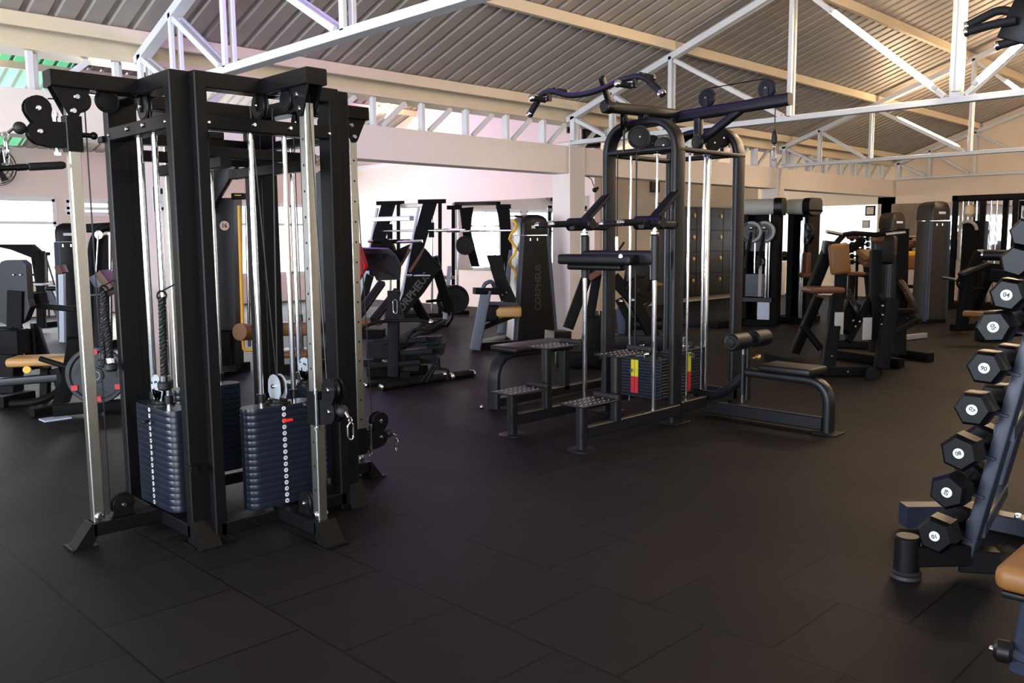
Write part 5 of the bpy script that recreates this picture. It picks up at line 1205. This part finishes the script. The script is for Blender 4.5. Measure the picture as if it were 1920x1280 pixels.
# machine 16 behind the cable machine
m16 = thing('machine_sixteen','dark weight tower numbered 16 with a yellow rod, behind the cable machine','gym machine',tuple(foot(420,700)))
D = 8.8
plate_px(m16,'tower_panel',[(376,372),(446,372),(450,692),(392,694)],D,.26,CHAR)
fb(m16,'swing_arm',[(384,392,D-.2),(416,340,D-.2),(444,290,D-.2)],.10,.14,CHAR,up=RGT); plate_px(m16,'arm_head',[(368,285),(440,288),(430,330),(372,345)],D+.1,.2,MBLK)
disc(m16,'pulley',(405,330,D-.1),-FWD,.09,.04,PLAS,.015); fb(m16,'top_beam',[(436,290,D),(500,282,D)],.07,.07,MBLK); fb(m16,'cross_bar',[(436,368,D-.15),(460,368,D-.15)],.06,.08,MBLK)
fb(m16,'yellow_strip',[(440,366,D-.2),(452,366,D-.2)],.01,.015,YPNT)
c = at(421,423,D-.14); mb = MB(); mb.lathe(c,-FWD,[(.047,0),(.047,.004),(0,.004)],26); nd = obj('number_disc', mb, CREAM, m16); tx = text('16',.062,c-FWD*.0055,RGT,Z,.001,.9); bmesh.ops.transform(tx.bm,matrix=world_of(nd).inverted(),verts=tx.bm.verts); obj('number',tx,INK,nd,False,local=True)
tb(m16,'yellow_rod',[(448,385,D-.2),(455,612,D-.2)],.018,YPNT); tb(m16,'yellow_foot',[(455,635,D-.2),(457,656,D-.2),(475,656,D-.2)],.016,YPNT,fil=.02)
tb(m16,'roller',[(449,622,D-.35),(480,622,D-.1)],.085,TAN,seg=18); tb(m16,'chrome_rod',[(462,385,D),(468,650,D)],.015,CHR)
base(m16,[foot(385,698),foot(470,694)]); fb(m16,'lower_box',[(400,650,D-.1),(440,650,D-.1)],.3,.35,MBLK,up=Z)
tnb = thing('padded_bench','tan and grey padded bench seen between the right posts of the cable machine','bench',tuple(foot(560,690)))
pad(tnb,'back_pad',(552,616,9.2),(.34,.2,.14),TAN,u=RGT,v=FWD); pad(tnb,'seat_pad',(555,661,9.0),(.34,.4,.07),TAN,u=RGT,v=FWD); fb(tnb,'post',[(556,668,9.1),(556,700,9.0)],.12,.12,CHAR,up=RGT); base(tnb,[foot(530,700),foot(590,696)]); fb(tnb,'back_post',[(560,590,9.3),(562,690,9.2)],.07,.08,CHAR,up=RGT)
bt = thing('plate_tree','dark plate holder frame behind the right half of the cable machine','plate rack',tuple(foot(600,680)))
plate_px(bt,'frame_panel',[(588,330),(606,318),(624,330),(626,470),(630,690),(590,690)],9.6,.12,CHAR); base(bt,[foot(580,692),foot(640,688)])
# wall notice on the white pillar behind the cable machine
t = thing('wall_notice','white notice with black headings on the white pillar behind the left chrome rods','notice',(3.06,7.58,1.9))
a, b = at(286,350,Y_=7.58), at(316,397,Y_=7.58)
mb = MB(); mb.bx((a.x,7.574,b.z),(b.x,7.584,a.z)); sh_ = obj('sheet', mb, LABW, t)
mb = MB(); mb.bx((a.x+.01,7.572,a.z-.06),(b.x-.01,7.575,a.z-.012)); obj('heading', mb, INK, t)
mb = MB(); mb.bx((a.x+.0,7.572,b.z),(a.x+.022,7.575,a.z-.0)); obj('side_strip', mb, INK, t); mb = MB(); mb.bx((b.x-.09,7.572,b.z+.012),(b.x-.01,7.575,b.z+.04)); obj('footer', mb, INK, t)
# loudspeakers in the lattice gap by the second truss
for (x0,x1,y0,y1),l,dd in (((1063,1076,233,248),'small dark loudspeaker in the lattice gap, left of the white truss heel',12.3),((1091,1125,232,276),'big dark loudspeaker in the lattice gap, right of the white truss heel',12.5)):
    p, q = at(x0,y1,dd), at(x1,y0,dd); c = (p+q)/2; t = thing('loudspeaker', l, 'loudspeaker', (c.x,c.y,p.z), 0, 'loudspeakers in the lattice gap'); w = (q-p).dot(RGT); h = q.z-p.z
    pad(t,'cabinet',c,(w,.25,h),MBLK,u=RGT,v=FWD,r=.01); mb = MB(); mb.lathe(c-FWD*.127,-FWD,[(w*.36,0),(w*.36,.012),(w*.30,.012),(w*.14,-.01),(0,0)],20); obj('cone', mb, PLAS, t)
    mb = MB(); mb.beam(c+Z*h/2,V((c.x,c.y,z2(c.y)-.01)),.03,.03); obj('hanger', mb, WPNT, t)

t = thing('hanging_cable_lamp','small dark lamp hanging on a crooked wire under the lintel, right of the white pillar','lamp',tuple(at(1113,350,Y_=7.75)))
tb(t,'wire',[at(1096,320,Y_=7.75),at(1100,330,Y_=7.75),at(1109,336,Y_=7.75),at(1114,350,Y_=7.75)],.006,PLAS); mb = MB(); mb.sph(at(1115,356,Y_=7.75),.035,10); obj('bulb_holder', mb, PLAS, t); mb = MB(); mb.cyl(at(1117,357,Y_=7.75),at(1121,352,Y_=7.75),.02,10); obj('spot_head', mb, PLAS, t)
t = thing('yellow_band','twisted yellow band hanging beside the dark shrouded tower at its left edge','resistance band',tuple(at(966,520,10.9)))
pts = [at(962+7*math.sin(k*1.25),412+9*k,11.0+.05*math.cos(k*1.25)) for k in range(13)]
tb(t,'band',pts,.016,YPNT); tb(t,'hook',[at(966,405,11.0),at(985,407,11.15)],.012,MBLK)
